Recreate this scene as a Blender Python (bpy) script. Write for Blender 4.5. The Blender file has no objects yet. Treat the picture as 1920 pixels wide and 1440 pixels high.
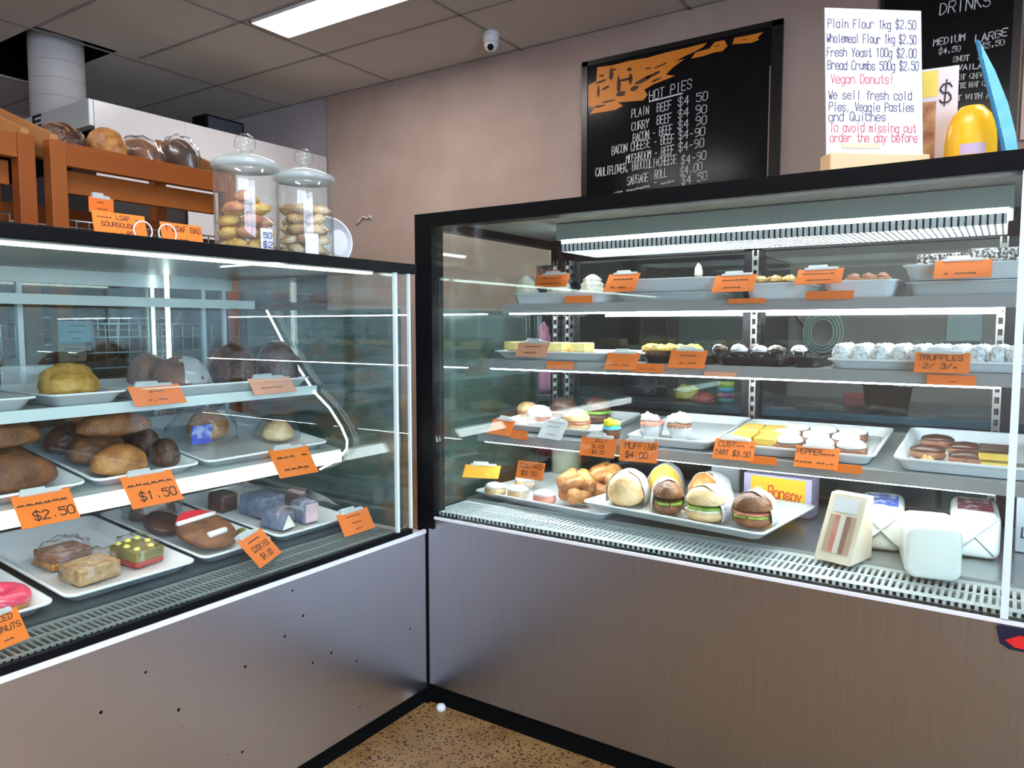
import bpy, bmesh, math, random
from mathutils import Vector, Matrix, noise, Euler

S = bpy.context.scene
PI = math.pi
rnd = random.Random(7)

# ------------------------------------------------------------------ camera
CAM = Vector((1.3136, -1.5518, 1.0519))
YAW, PITCH, FPX = math.radians(33.62), math.radians(4.4), 1400.0
cd = bpy.data.cameras.new('camera'); cd.sensor_width = 36; cd.lens = FPX * 36 / 1920
cd.clip_start = 0.02
cam = bpy.data.objects.new('camera', cd); S.collection.objects.link(cam)
cam.location = CAM; cam.rotation_euler = (PI / 2 - PITCH, 0, YAW)
S.camera = cam
FW = Vector((-math.sin(YAW) * math.cos(PITCH), math.cos(YAW) * math.cos(PITCH), -math.sin(PITCH)))
RT = Vector((math.cos(YAW), math.sin(YAW), 0)); UP = RT.cross(FW)

def at(px, py, ax, v):
    """measured point of the photograph carried onto the real plane x/y/z = v"""
    d = FW * FPX + RT * (px - 960) + UP * (720 - py)
    return CAM + d * ((v - CAM[ax]) / d[ax])

def dep(p): return (Vector(p) - CAM).dot(FW)

# ------------------------------------------------------------------ world, exposure, daylight
S.view_settings.view_transform = 'Standard'; S.view_settings.look = 'None'
S.view_settings.exposure = 0.85; S.view_settings.gamma = 1.0
S.view_settings.use_curve_mapping = False
W = bpy.data.worlds.new('daylight'); S.world = W; W.use_nodes = True
bg = W.node_tree.nodes['Background']
bg.inputs[0].default_value = (0.60, 0.72, 1.0, 1); bg.inputs[1].default_value = 8.0
cy = S.cycles
cy.max_bounces = 10; cy.diffuse_bounces = 4; cy.glossy_bounces = 5; cy.transmission_bounces = 6
cy.transparent_max_bounces = 40; cy.use_denoising = True; cy.sample_clamp_indirect = 6.0
cy.caustics_reflective = False; cy.caustics_refractive = False
# daylight enters through the shop front opening in wall_right
pl = bpy.data.lights.new('shopfront_portal', 'AREA'); pl.shape = 'RECTANGLE'; pl.size = 3.4; pl.size_y = 2.1
pl.cycles.is_portal = True
po = bpy.data.objects.new('shopfront_portal', pl); S.collection.objects.link(po)
po.location = (3.38, -2.5, 1.35); po.rotation_euler = (PI / 2, 0, PI / 2)

# ------------------------------------------------------------------ materials
MATS = {}
def base_nodes(name):
    m = bpy.data.materials.new(name); m.use_nodes = True
    nt = m.node_tree; nt.nodes.clear()
    out = nt.nodes.new('ShaderNodeOutputMaterial')
    return m, nt, out

def pm(name, col, rough=.5, metal=0, col2=None, scale=30, bump=0, bscale=None, stretch=None, coat=0, sss=0, thr=(.35, .65), spec=.5):
    if name in MATS: return MATS[name]
    m, nt, out = base_nodes(name)
    b = nt.nodes.new('ShaderNodeBsdfPrincipled'); nt.links.new(b.outputs[0], out.inputs[0])
    b.inputs['Base Color'].default_value = (*col, 1); b.inputs['Roughness'].default_value = rough
    b.inputs['Metallic'].default_value = metal; b.inputs['Coat Weight'].default_value = coat
    b.inputs['Coat Roughness'].default_value = .08
    b.inputs['Specular IOR Level'].default_value = spec
    if sss:
        b.inputs['Subsurface Weight'].default_value = sss; b.inputs['Subsurface Radius'].default_value = (.01, .006, .004)
        b.inputs['Subsurface Scale'].default_value = .5
    if col2 or bump:
        tc = nt.nodes.new('ShaderNodeTexCoord'); mp = nt.nodes.new('ShaderNodeMapping')
        nt.links.new(tc.outputs['Object'], mp.inputs[0])
        if stretch: mp.inputs['Scale'].default_value = stretch
        if col2:
            n = nt.nodes.new('ShaderNodeTexNoise'); n.inputs['Scale'].default_value = scale; n.inputs['Detail'].default_value = 5
            nt.links.new(mp.outputs[0], n.inputs['Vector'])
            r = nt.nodes.new('ShaderNodeValToRGB'); r.color_ramp.elements[0].position, r.color_ramp.elements[1].position = thr
            r.color_ramp.elements[0].color = (*col, 1); r.color_ramp.elements[1].color = (*col2, 1)
            nt.links.new(n.outputs[0], r.inputs[0]); nt.links.new(r.outputs[0], b.inputs['Base Color'])
        if bump:
            n2 = nt.nodes.new('ShaderNodeTexNoise'); n2.inputs['Scale'].default_value = bscale or scale; n2.inputs['Detail'].default_value = 4
            nt.links.new(mp.outputs[0], n2.inputs['Vector'])
            bp = nt.nodes.new('ShaderNodeBump'); bp.inputs['Strength'].default_value = bump; bp.inputs['Distance'].default_value = .01
            nt.links.new(n2.outputs[0], bp.inputs['Height']); nt.links.new(bp.outputs[0], b.inputs['Normal'])
    MATS[name] = m; return m

def glass(name, tint=(.97, .99, .98), f0=.04, rough=0.0, haze=0.0, hazecol=(.9, .95, .95)):
    """thin clear sheet: see-through with a mirror share that rises with the viewing angle"""
    if name in MATS: return MATS[name]
    m, nt, out = base_nodes(name); N = nt.nodes.new; L = nt.links.new
    g = N('ShaderNodeNewGeometry'); d = N('ShaderNodeVectorMath'); d.operation = 'DOT_PRODUCT'
    L(g.outputs['Incoming'], d.inputs[0]); L(g.outputs['Normal'], d.inputs[1])
    a = N('ShaderNodeMath'); a.operation = 'ABSOLUTE'; L(d.outputs['Value'], a.inputs[0])
    s = N('ShaderNodeMath'); s.operation = 'SUBTRACT'; s.inputs[0].default_value = 1; L(a.outputs[0], s.inputs[1])
    p = N('ShaderNodeMath'); p.operation = 'POWER'; L(s.outputs[0], p.inputs[0]); p.inputs[1].default_value = 5
    q = N('ShaderNodeMath'); q.operation = 'MULTIPLY_ADD'; L(p.outputs[0], q.inputs[0]); q.inputs[1].default_value = 1 - f0; q.inputs[2].default_value = f0
    t = N('ShaderNodeBsdfTransparent'); t.inputs[0].default_value = (*tint, 1)
    gl = N('ShaderNodeBsdfGlossy'); gl.inputs['Roughness'].default_value = rough; gl.inputs[0].default_value = (1, 1, 1, 1)
    mx = N('ShaderNodeMixShader'); L(q.outputs[0], mx.inputs[0]); L(t.outputs[0], mx.inputs[1]); L(gl.outputs[0], mx.inputs[2])
    last = mx
    if haze:
        df = N('ShaderNodeBsdfDiffuse'); df.inputs[0].default_value = (*hazecol, 1)
        m2 = N('ShaderNodeMixShader'); m2.inputs[0].default_value = haze; L(mx.outputs[0], m2.inputs[1]); L(df.outputs[0], m2.inputs[2]); last = m2
    L(last.outputs[0], out.inputs[0]); MATS[name] = m; return m

def emit(name, col, st):
    if name in MATS: return MATS[name]
    m, nt, out = base_nodes(name); e = nt.nodes.new('ShaderNodeEmission')
    e.inputs[0].default_value = (*col, 1); e.inputs[1].default_value = st
    nt.links.new(e.outputs[0], out.inputs[0]); MATS[name] = m; return m

def brushed(name, col, rough, stretch, aniso=True):
    if name in MATS: return MATS[name]
    m = pm(name, col, rough, 1.0, tuple(c * .86 for c in col), 6, .05, 6, stretch, thr=(.3, .7)); return m

def specked(name, col, rough, stretch):
    m = brushed(name, col, rough, stretch); nt = m.node_tree; N = nt.nodes.new; L = nt.links.new
    b = [n for n in nt.nodes if n.type == 'BSDF_PRINCIPLED'][0]; old = b.inputs['Base Color'].links[0].from_socket
    tc = N('ShaderNodeTexCoord'); v = N('ShaderNodeTexVoronoi'); v.inputs['Scale'].default_value = 22; L(tc.outputs['Object'], v.inputs['Vector'])
    r = N('ShaderNodeMath'); r.operation = 'LESS_THAN'; L(v.outputs['Distance'], r.inputs[0]); r.inputs[1].default_value = .075
    sc = N('ShaderNodeSeparateColor'); L(v.outputs['Color'], sc.inputs[0])
    g = N('ShaderNodeMath'); g.operation = 'LESS_THAN'; L(sc.outputs[0], g.inputs[0]); g.inputs[1].default_value = .35
    q = N('ShaderNodeMath'); q.operation = 'MULTIPLY'; L(r.outputs[0], q.inputs[0]); L(g.outputs[0], q.inputs[1])
    mx = N('ShaderNodeMix'); mx.data_type = 'RGBA'; L(q.outputs[0], mx.inputs[0]); L(old, mx.inputs[6]); mx.inputs[7].default_value = (.03, .025, .025, 1)
    L(mx.outputs[2], b.inputs['Base Color']); return m

def speck(name, base, base2, dark, scale):
    """terrazzo: fine dark and pale chips in a warm ground"""
    m, nt, out = base_nodes(name); N = nt.nodes.new; L = nt.links.new
    b = N('ShaderNodeBsdfPrincipled'); L(b.outputs[0], out.inputs[0]); b.inputs['Roughness'].default_value = .45
    tc = N('ShaderNodeTexCoord'); n = N('ShaderNodeTexNoise'); n.inputs['Scale'].default_value = 9; L(tc.outputs['Object'], n.inputs['Vector'])
    v = N('ShaderNodeTexVoronoi'); v.inputs['Scale'].default_value = scale; L(tc.outputs['Object'], v.inputs['Vector'])
    r = N('ShaderNodeValToRGB'); r.color_ramp.elements[0].color = (*base, 1); r.color_ramp.elements[1].color = (*base2, 1)
    r.color_ramp.elements[0].position = .3; r.color_ramp.elements[1].position = .7
    L(n.outputs[0], r.inputs[0])
    sx = N('ShaderNodeSeparateColor'); L(v.outputs['Color'], sx.inputs[0])
    r2 = N('ShaderNodeValToRGB'); r2.color_ramp.interpolation = 'CONSTANT'
    r2.color_ramp.elements[0].color = (1, 1, 1, 1); r2.color_ramp.elements[1].color = (0, 0, 0, 1); r2.color_ramp.elements[1].position = .16
    L(sx.outputs[0], r2.inputs[0])
    mx = N('ShaderNodeMix'); mx.data_type = 'RGBA'; L(r2.outputs[0], mx.inputs[0]); L(r.outputs[0], mx.inputs[6]); mx.inputs[7].default_value = (*dark, 1)
    L(mx.outputs[2], b.inputs['Base Color']); MATS[name] = m; return m

STEEL = brushed('brushed_steel', (.42, .43, .46), .30, (60, 60, .8))
STEELV = specked('brushed_steel_left', (.72, .74, .80), .28, (.8, 60, 60))
SHELF = pm('shelf_metal', (.62, .64, .64), .3, .8)
BLACK = pm('black_frame', (.004, .004, .005), .4, spec=.12)
MATTE = pm('black_matte', (.004, .004, .004), .9, spec=.05)
WHITE = pm('white_tray', (.82, .84, .85), .28, 0, coat=.3)
GREYT = pm('grey_tray', (.55, .57, .56), .35)
BLKT = pm('black_tray', (.012, .013, .015), .3)
ORANGE = pm('orange_card', (.90, .19, .018), .75)
AMBER = pm('amber_card', (.95, .42, .03), .7)
PALEC = pm('faded_card', (.85, .35, .2), .7)
INK = pm('black_marker', (.02, .015, .015), .6)
REDINK = pm('red_marker', (.7, .06, .1), .6)
BLUEINK = pm('blue_marker', (.03, .05, .22), .6)
CHALK = pm('chalk', (.82, .84, .84), .9)
PAPER = pm('white_paper', (.66, .65, .67), .8)
GLASS = glass('case_glass', (.93, .975, .96), .045)
GLASSL = glass('lower_case_glass', (.94, .98, .965), .028)
GLASSB = glass('back_glass', (.66, .80, .82), .04)
JARG = glass('jar_glass', (.97, .985, .98), .05, 0, .02)
CLEAR = glass('clear_plastic', (.93, .95, .95), .06, .05, .22)
CLIP = glass('clip_plastic', (.9, .93, .93), .08, .1, .5, (.85, .88, .88))
WRAP = glass('cling_wrap', (.98, .98, .98), .03, .2, .02)
LED = emit('led_white', (.90, .96, 1.0), 32)
LEDL = emit('led_white_lower', (.92, .96, 1.0), 5)
LEDH = emit('led_canopy', (.90, .96, 1.0), 16)
WOOD = pm('honey_wood', (.23, .048, .005), .45, 0, (.31, .085, .011), 4, .1, 8, (1, .15, 1), spec=.3)
WOODX = pm('honey_wood_post', (.24, .052, .006), .45, 0, (.33, .095, .014), 4, .1, 8, (1, 1, .1), spec=.3)
PINE = pm('pale_pine', (.75, .48, .25), .5, 0, (.82, .58, .34), 6, 0, None, (1, .2, 1))
WIRE = pm('steel_wire', (.6, .6, .6), .3, 1)
CRUST = pm('brown_crust', (.10, .032, .010), .5, 0, (.23, .085, .026), 26, .6, 85, sss=.05)
DARKB = pm('dark_crust', (.035, .011, .007), .4, 0, (.10, .035, .016), 26, .6, 85)
GOLD = pm('golden_crust', (.24, .075, .015), .4, 0, (.56, .24, .06), 26, .5, 85, sss=.05)
PALEB = pm('pale_crust', (.62, .36, .14), .55, 0, (.80, .58, .32), 26, .4, 85, sss=.05)
CREAM = pm('cream', (.88, .82, .62), .5, 0, (.93, .90, .78), 30, .3, 60, sss=.1)
WICING = pm('white_icing', (.88, .86, .84), .4, 0, (.80, .76, .74), 40, .2, 40)
CHOC = pm('chocolate', (.045, .018, .012), .35, 0, (.09, .035, .02), 20, .1, 40)
CAKE = pm('brown_cake', (.2, .075, .04), .7, 0, (.32, .14, .08), 60, .3, 90)
YCUST = pm('yellow_custard', (.72, .42, .05), .4, 0, (.85, .58, .14), 20, .1, 30, sss=.05)
YCAKE = pm('yellow_slice', (.85, .66, .18), .5, 0, (.90, .78, .34), 40, .2, 60)
COCO = pm('coconut', (.84, .84, .83), .8, 0, (.34, .30, .29), 150, .8, 150, thr=(.48, .72))
LAMING = pm('lamington_coat', (.05, .03, .025), .8, 0, (.72, .70, .68), 170, .6, 170, thr=(.45, .62))
PINKI = pm('pink_icing', (.72, .03, .10), .3, 0, (.80, .10, .18), 10, coat=.4)
REDJ = pm('red_jam', (.45, .03, .02), .3)
HAM = pm('ham', (.58, .14, .10), .5, 0, (.70, .28, .20), 30)
LETT = pm('lettuce', (.12, .30, .03), .5, 0, (.34, .5, .08), 40, .3, 40)
OATS = pm('oat_bar', (.32, .17, .06), .7, 0, (.52, .34, .16), 70, .6, 70)
BISC = pm('biscuit_yellow', (.70, .34, .03), .6, 0, (.88, .58, .14), 60, .4, 60)
BISC2 = pm('biscuit_pale', (.72, .46, .20), .6, 0, (.90, .72, .46), 50, .4, 60)
NUTS = pm('glazed_nuts', (.42, .2, .05), .3, 0, (.75, .5, .18), 70, .5, 70)
OLIVE = pm('olive_icing', (.16, .13, .02), .4, 0, (.26, .2, .04), 30)
GREYBLUE = pm('blue_grey_coat', (.06, .085, .15), .5, 0, (.16, .19, .27), 50, .4, 60)
PINKP = pm('pale_pink', (.72, .48, .52), .5)
MILK = pm('milk_plastic', (.93, .94, .88), .3, 0, sss=.1)
NAVY = pm('navy_dark', (.02, .03, .05), .4)
WPLAST = pm('white_plastic', (.8, .8, .8), .35)

# ------------------------------------------------------------------ mesh helpers
class MB:
    def __init__(s): s.v = []; s.f = []
    def add(s, vs, fs):
        o = len(s.v); s.v += [tuple(v) for v in vs]; s.f += [tuple(i + o for i in f) for f in fs]; return s
    def box(s, x0, x1, y0, y1, z0, z1, M=None):
        v = [Vector((x, y, z)) for z in (z0, z1) for y in (y0, y1) for x in (x0, x1)]
        if M is not None: v = [M @ p for p in v]
        return s.add(v, [(0, 2, 3, 1), (4, 5, 7, 6), (0, 1, 5, 4), (2, 6, 7, 3), (0, 4, 6, 2), (1, 3, 7, 5)])
    def rings(s, rings, cap0=True, cap1=True, closed=True):
        n = len(rings[0]); vs = [p for r in rings for p in r]; fs = []
        for i in range(len(rings) - 1):
            for j in range(n if closed else n - 1):
                a = i * n + j; b = i * n + (j + 1) % n
                fs.append((a, b, b + n, a + n))
        if cap0: fs.append(tuple(range(n - 1, -1, -1)))
        if cap1: fs.append(tuple((len(rings) - 1) * n + j for j in range(n)))
        return s.add(vs, fs)
    def lathe(s, prof, n=28, c=(0, 0, 0), cap0=True, cap1=True, fn=None):
        R = []
        for r, z in prof:
            ring = []
            for j in range(n):
                a = 2 * PI * j / n; k = fn(a, r, z) if fn else 1
                ring.append((c[0] + r * k * math.cos(a), c[1] + r * k * math.sin(a), c[2] + z))
            R.append(ring)
        return s.rings(R, cap0, cap1)
    def tube(s, path, rad, n=8, closed=False):
        P = [Vector(p) for p in path]; R = []; m = len(P); up = None
        for i, p in enumerate(P):
            t = (P[(i + 1) % m] - P[i - 1]) if closed else (P[min(i + 1, m - 1)] - P[max(i - 1, 0)])
            t.normalize()
            if up is None: up = t.orthogonal().normalized()
            up = (up - t * up.dot(t)); up.normalize(); w = t.cross(up)
            r = rad(i / (m - 1 if m > 1 else 1)) if callable(rad) else rad
            R.append([tuple(p + (up * math.cos(2 * PI * j / n) + w * math.sin(2 * PI * j / n)) * r) for j in range(n)])
        if closed: R.append(R[0])
        return s.rings(R, not closed, not closed)
    def poly(s, pts, th):
        """flat outline (3-D points, coplanar) given the thickness vector th"""
        n = len(pts); th = Vector(th); a = [Vector(p) for p in pts]; b = [p + th for p in a]
        fs = [tuple(range(n)), tuple(range(2 * n - 1, n - 1, -1))] + [(i, (i + 1) % n, n + (i + 1) % n, n + i) for i in range(n)]
        return s.add(a + b, fs)
    def build(s, name, mat, parent=None, smooth=False, bevel=0, seg=2, sub=0, loc=None):
        me = bpy.data.meshes.new(name); me.from_pydata(s.v, [], s.f)
        bm = bmesh.new(); bm.from_mesh(me); bmesh.ops.recalc_face_normals(bm, faces=bm.faces); bm.to_mesh(me); bm.free()
        me.materials.append(mat)
        if smooth:
            for p in me.polygons: p.use_smooth = True
        o = bpy.data.objects.new(name, me); S.collection.objects.link(o)
        if parent: o.parent = parent
        if loc is not None: o.location = loc
        if bevel:
            b = o.modifiers.new('bevel', 'BEVEL'); b.width = bevel; b.segments = seg; b.limit_method = 'ANGLE'; b.angle_limit = math.radians(40)
            for p in me.polygons: p.use_smooth = True
            try: me.set_sharp_from_angle(angle=math.radians(35))
            except Exception: pass
        if sub:
            b = o.modifiers.new('sub', 'SUBSURF'); b.levels = sub; b.render_levels = sub
        return o

def tag(o, label, cat, group=None):
    o['label'] = label; o['category'] = cat
    if group: o['group'] = group
    return o
def thing(name, label, cat, loc=(0, 0, 0), rot=(0, 0, 0), group=None):
    o = bpy.data.objects.new(name, None); S.collection.objects.link(o); o.empty_display_size = .05
    o.location = loc; o.rotation_euler = rot
    return tag(o, label, cat, group)
def struct(o): o['kind'] = 'structure'; return o
def place(o, loc, rot=(0, 0, 0)):
    o.location = loc; o.rotation_euler = rot; return o
def copy_tree(o, parent=None):
    c = o.copy(); S.collection.objects.link(c)
    if parent: c.parent = parent
    for ch in list(o.children): copy_tree(ch, c)
    return c

# rounded rectangle ring
def rrect(x0, x1, y0, y1, r, z, n=5):
    pts = []
    for cx, cy_, a0 in ((x1 - r, y1 - r, 0), (x0 + r, y1 - r, PI / 2), (x0 + r, y0 + r, PI), (x1 - r, y0 + r, 1.5 * PI)):
        for k in range(n):
            a = a0 + PI / 2 * k / (n - 1); pts.append((cx + r * math.cos(a), cy_ + r * math.sin(a), z))
    return pts

def tray_mesh(w, d, h, flare=.012, rim=.006, t=.004, r=.02):
    x, y = w / 2, d / 2; f = flare
    m = MB()
    m.rings([rrect(-x + f, x - f, -y + f, y - f, r, 0), rrect(-x + .3 * f, x - .3 * f, -y + .3 * f, y - .3 * f, r, h - .004),
             rrect(-x, x, -y, y, r, h - .004), rrect(-x, x, -y, y, r, h),
             rrect(-x + rim, x - rim, -y + rim, y - rim, r, h),
             rrect(-x + f + rim, x - f - rim, -y + f + rim, y - f - rim, r, t)])
    return m

def blob(rx, ry, rz, seed=0, amp=.06, freq=3, flat=.35, nu=28, nv=18, pw=1.0, dent=None):
    """bread-like body: rounded above, flattened below, slightly uneven; stands on z = 0"""
    m = MB(); R = []; off = Vector((seed * 7.3, seed * 3.1, seed * 1.7))
    zmin = -rz * flat
    for i in range(nv + 1):
        ph = -PI / 2 + PI * i / nv; ring = []
        for j in range(nu):
            a = 2 * PI * j / nu
            c = math.cos(ph); sn = math.sin(ph)
            c = abs(c) ** pw
            d = Vector((c * math.cos(a), c * math.sin(a), sn))
            k = 1 + amp * noise.noise(d * freq + off)
            if dent: k *= dent(d)
            z = d.z * rz * k
            if z < 0: z *= flat
            ring.append((d.x * rx * k, d.y * ry * k, max(0, z - zmin)))
        R.append(ring)
    m.rings(R, True, True); return m

# ------------------------------------------------------------------ hand lettering (single-stroke letters turned into flat strips)
G = {'A': '002640 1232', 'B': '00063645443303 334241300 0', 'C': '4536160501103041', 'D': '00062644422000', 'E': '46060040 0333', 'F': '460600 0333',
 'G': '45361605011030414323', 'H': '0006 4046 0343', 'I': '2026', 'J': '0110304146', 'K': '0006 4603 1440', 'L': '060040', 'M': '0006234640', 'N': '00064046',
 'O': '160501103041453616', 'P': '00063645443303', 'Q': '160501103041453616 2240', 'R': '00063645443303 2340', 'S': '453616050413334241301001',
 'T': '0646 2620', 'U': '060110304146', 'V': '062046', 'W': '0610233046', 'X': '0046 0640', 'Y': '062346 2320', 'Z': '06460040',
 '0': '160501103041453616', '1': '152620', '2': '05163645440040', '3': '05163645443313 334241301001', '4': '30360242', '5': '460604344341301001',
 '6': '453616050110304142331302', '7': '064610', '8': '130405163645443313 130201103041423313', '9': '44331304051636454110',
 '$': '453616050413334241301001 2a27', '.': '2021', ',': '211a', '!': '2622 2120', '-': '1333', '/': '0046', "'": '2625', '+': '2125 0343', ' ': '',
 '~': '0112213241',
 'a': '4334140301103041 4440', 'b': '0600 0314344341301001', 'c': '4334140301103041', 'd': '4640 4334140301103041', 'e': '02424334140301103041',
 'f': '4536252 0 1434', 'g': '4334140301103041 444a3b1b', 'h': '0600 0314344340', 'i': '2024 2625', 'k': '0600 4402 1340', 'l': '2620', 'm': '0004 03142320 23344340',
 'n': '0004 0314344340', 'o': '140301103041433414', 'p': '040b 0314344341301001', 'q': '4334140301103041 444b', 'r': '0004 03143443', 's': '43341403123241301001',
 't': '26213041 0434', 'u': '0401103041 4440', 'v': '042044', 'w': '0410233044', 'y': '0420 440b', 'x': '0044 0440'}
def stroke(s):
    s = s.strip(); out = []
    for k in range(0, len(s) - 1, 2):
        y = {'a': -1, 'b': -2}.get(s[k + 1]); out.append((int(s[k]), int(s[k + 1]) if y is None else y))
    return out
def glyph(ch):
    g = G.get(ch) or G.get(ch.upper(), '')
    if ch == 'B': g = '00063645443303 3342413000'
    if ch == 'f': g = '45362520 1434'
    return [stroke(p) for p in g.split()]
def letter(mb, text, x, z, size, width=None, lw=None, y=0.0, rise=0.0, seed=1, adv=5.3):
    """writes one line in the local XZ plane, facing -Y; width stretches the line to that length"""
    r = random.Random(seed); s = size / 6; n = max(1, len(text)); sx = s
    if width: sx = width / (n * adv - 1.3)
    hw = (lw or size * .085) / 2
    for i, ch in enumerate(text):
        ox = x + i * adv * sx; oz = z + rise * i / n + r.uniform(-.25, .25) * s; sl = .25 * sx
        for pts in glyph(ch):
            P = [(ox + (px_ + r.uniform(-.2, .2)) * sx + pz * sl * .25, oz + (pz + r.uniform(-.2, .2)) * s) for px_, pz in pts]
            for (ax, az), (bx, bz) in zip(P, P[1:]):
                d = Vector((bx - ax, bz - az)); l = d.length or 1e-6; d /= l; q = Vector((-d.y, d.x)) * hw; e = d * hw
                v = [(ax - e.x + q.x, y, az - e.y + q.y), (ax - e.x - q.x, y, az - e.y - q.y), (bx + e.x - q.x, y, bz + e.y - q.y), (bx + e.x + q.x, y, bz + e.y + q.y)]
                mb.add(v, [(0, 1, 2, 3)])

# ================================================================== ROOM
CZ, YB = 2.9, 2.79
plaster = pm('pink_beige_plaster', (.42, .31, .26), .75, 0, (.47, .36, .31), 3, .05, 40)
mauve = pm('mauve_paint', (.48, .41, .43), .7, 0, (.51, .44, .46), 3)
ceilm = pm('ceiling_tile', (.60, .55, .50), .85, 0, (.63, .58, .53), 2, .05, 120)
struct(MB().box(-6, 3.4, -4.6, YB, -.1, 0).build('floor', speck('terrazzo', (.22, .115, .038), (.34, .20, .078), (.06, .025, .01), 200)))
# ceiling with one tile missing round the duct
hx0, hx1, hy0, hy1 = -4.98, -3.77, .785, 1.31
m = MB()
m.box(-6, hx0, -4.6, YB + .1, CZ, CZ + .012); m.box(hx1, 3.4, -4.6, YB + .1, CZ, CZ + .012)
m.box(hx0, hx1, -4.6, hy0, CZ, CZ + .012); m.box(hx0, hx1, hy1, YB + .1, CZ, CZ + .012)
struct(m.build('ceiling', ceilm))
m = MB(); m.box(hx0 - .1, hx1 + .1, hy0 - .1, hy1 + .1, CZ + .5, CZ + .56)
m.box(hx0 - .1, hx0 - .04, hy0 - .1, hy1 + .1, CZ + .012, CZ + .5); m.box(hx1 + .04, hx1 + .1, hy0 - .1, hy1 + .1, CZ + .012, CZ + .5)
m.box(hx0 - .1, hx1 + .1, hy0 - .1, hy0 - .04, CZ + .012, CZ + .5); m.box(hx0 - .1, hx1 + .1, hy1 + .04, hy1 + .1, CZ + .012, CZ + .5)
struct(m.build('ceiling_void', MATTE))
m = MB()
for k in range(-4, 5):
    x = -1.487 + 1.17 * k
    if -6 < x < 3.4: m.box(x - .009, x + .009, -4.6, YB, CZ - .005, CZ)
for k in range(-9, 4):
    y = .79 + .655 * k
    if -4.6 < y < YB:
        if k in (0, 1): m.box(-6, hx0, y - .009, y + .009, CZ - .005, CZ); m.box(hx1, 3.4, y - .009, y + .009, CZ - .005, CZ)
        else: m.box(-6, 3.4, y - .009, y + .009, CZ - .005, CZ)
struct(m.build('trim_1', pm('ceiling_grid', (.30, .27, .24), .6)))
struct(MB().box(-3.382, 3.4, YB, YB + .12, 0, CZ).build('wall_back', plaster))
struct(MB().box(-6.1, -3.382, YB + .03, YB + .15, 0, CZ).build('wall_back_recess', mauve))
struct(MB().box(-6.12, -6, -4.6, YB + .15, 0, CZ).build('wall_left', mauve))
struct(MB().box(-6.1, 3.5, -4.6, -4.5, 0, CZ).build('wall_front', plaster))
m = MB(); wy0, wy1, wz0, wz1 = -4.2, -.8, .3, 2.4
m.box(3.4, 3.52, -4.6, wy0, 0, CZ); m.box(3.4, 3.52, wy1, YB + .12, 0, CZ); m.box(3.4, 3.52, wy0, wy1, 0, wz0); m.box(3.4, 3.52, wy0, wy1, wz1, CZ)
struct(m.build('wall_right', pm('cream_paint', (.55, .50, .45), .7)))
m = MB()
for y in (wy0, -3.1, -1.95, wy1 - .06): m.box(3.43, 3.49, y, y + .06, wz0, wz1)
m.box(3.43, 3.49, wy0, wy1, wz0, wz0 + .06); m.box(3.43, 3.49, wy0, wy1, wz1 - .06, wz1)
wf = struct(m.build('window_1', pm('window_frame_paint', (.25, .25, .26), .5)))
MB().box(3.458, 3.462, wy0 + .06, wy1 - .06, wz0 + .06, wz1 - .06).build('pane', GLASS, wf)
# skirting gaps and kick strip are part of the cases below

# ceiling lights
def troffer(name, x, y, label):
    t = thing(name, label, 'ceiling light', (x, y, CZ - .012))
    m = MB(); w, d = .60, .15
    m.box(-w, w, -d, -d + .012, -.004, .011); m.box(-w, w, d - .012, d, -.004, .011); m.box(-w, -w + .012, -d, d, -.004, .011); m.box(w - .012, w, -d, d, -.004, .011)
    m.build('frame', WPLAST, t)
    MB().box(-w + .012, w - .012, -d + .012, d - .012, 0, .011).build('diffuser', emit('troffer_glow', (1.0, .95, .90), 18), t)
    return t
troffer('ceiling_light', -2.0, 1.61, 'long lit fluorescent panel in the ceiling above the bread racks')
troffer('ceiling_light.001', .93, -.85, 'lit fluorescent panel in the ceiling over the customer floor')
troffer('ceiling_light.002', -2.0, -1.66, 'lit fluorescent panel in the ceiling toward the shop front')
troffer('added_fill_panel', .93, -2.95, 'added fill light panel in the ceiling behind the customer')  # unseen panel added to brighten the tray fronts
troffer('ceiling_light.003', 2.1, .95, 'lit fluorescent panel in the ceiling over the far end of the counter')

# security camera
t = thing('security_camera', 'small white dome security camera fixed to the ceiling near the wall', 'security camera', (-1.485, 2.42, CZ))
MB().lathe([(.045, 0), (.05, -.01), (.05, -.055), (.044, -.065)], 24).build('housing', WPLAST, t, True)
MB().lathe([(.044, 0), (.046, -.02), (.036, -.045), (.016, -.056), (0.002, -.058)], 24, (0, 0, -.062)).build('dome', WPLAST, t, True)
MB().lathe([(.0195, 0), (.0195, .012), (.012, .014)], 20).build('lens', BLACK, t, True).matrix_local = Matrix.Translation((.014, -.026, -.1)) @ Euler((math.radians(115), 0, math.radians(28))).to_matrix().to_4x4()

# duct
t = thing('ventilation_duct', 'white ribbed round duct rising into the missing ceiling tile', 'duct', (-4.10, 1.06, 2.43))
prof = [(.166, 0), (.166, .80)]
MB().lathe(prof, 40).build('pipe', pm('duct_white', (.72, .69, .68), .5), t, True)
m = MB()
for k in range(1, 4): m.lathe([(.1655, 0), (.168, .0025), (.1655, .005)], 40, (0, 0, .115 * k + .02), False, False)
m.build('band', pm('duct_band', (.45, .42, .41), .5), t, True)

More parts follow.
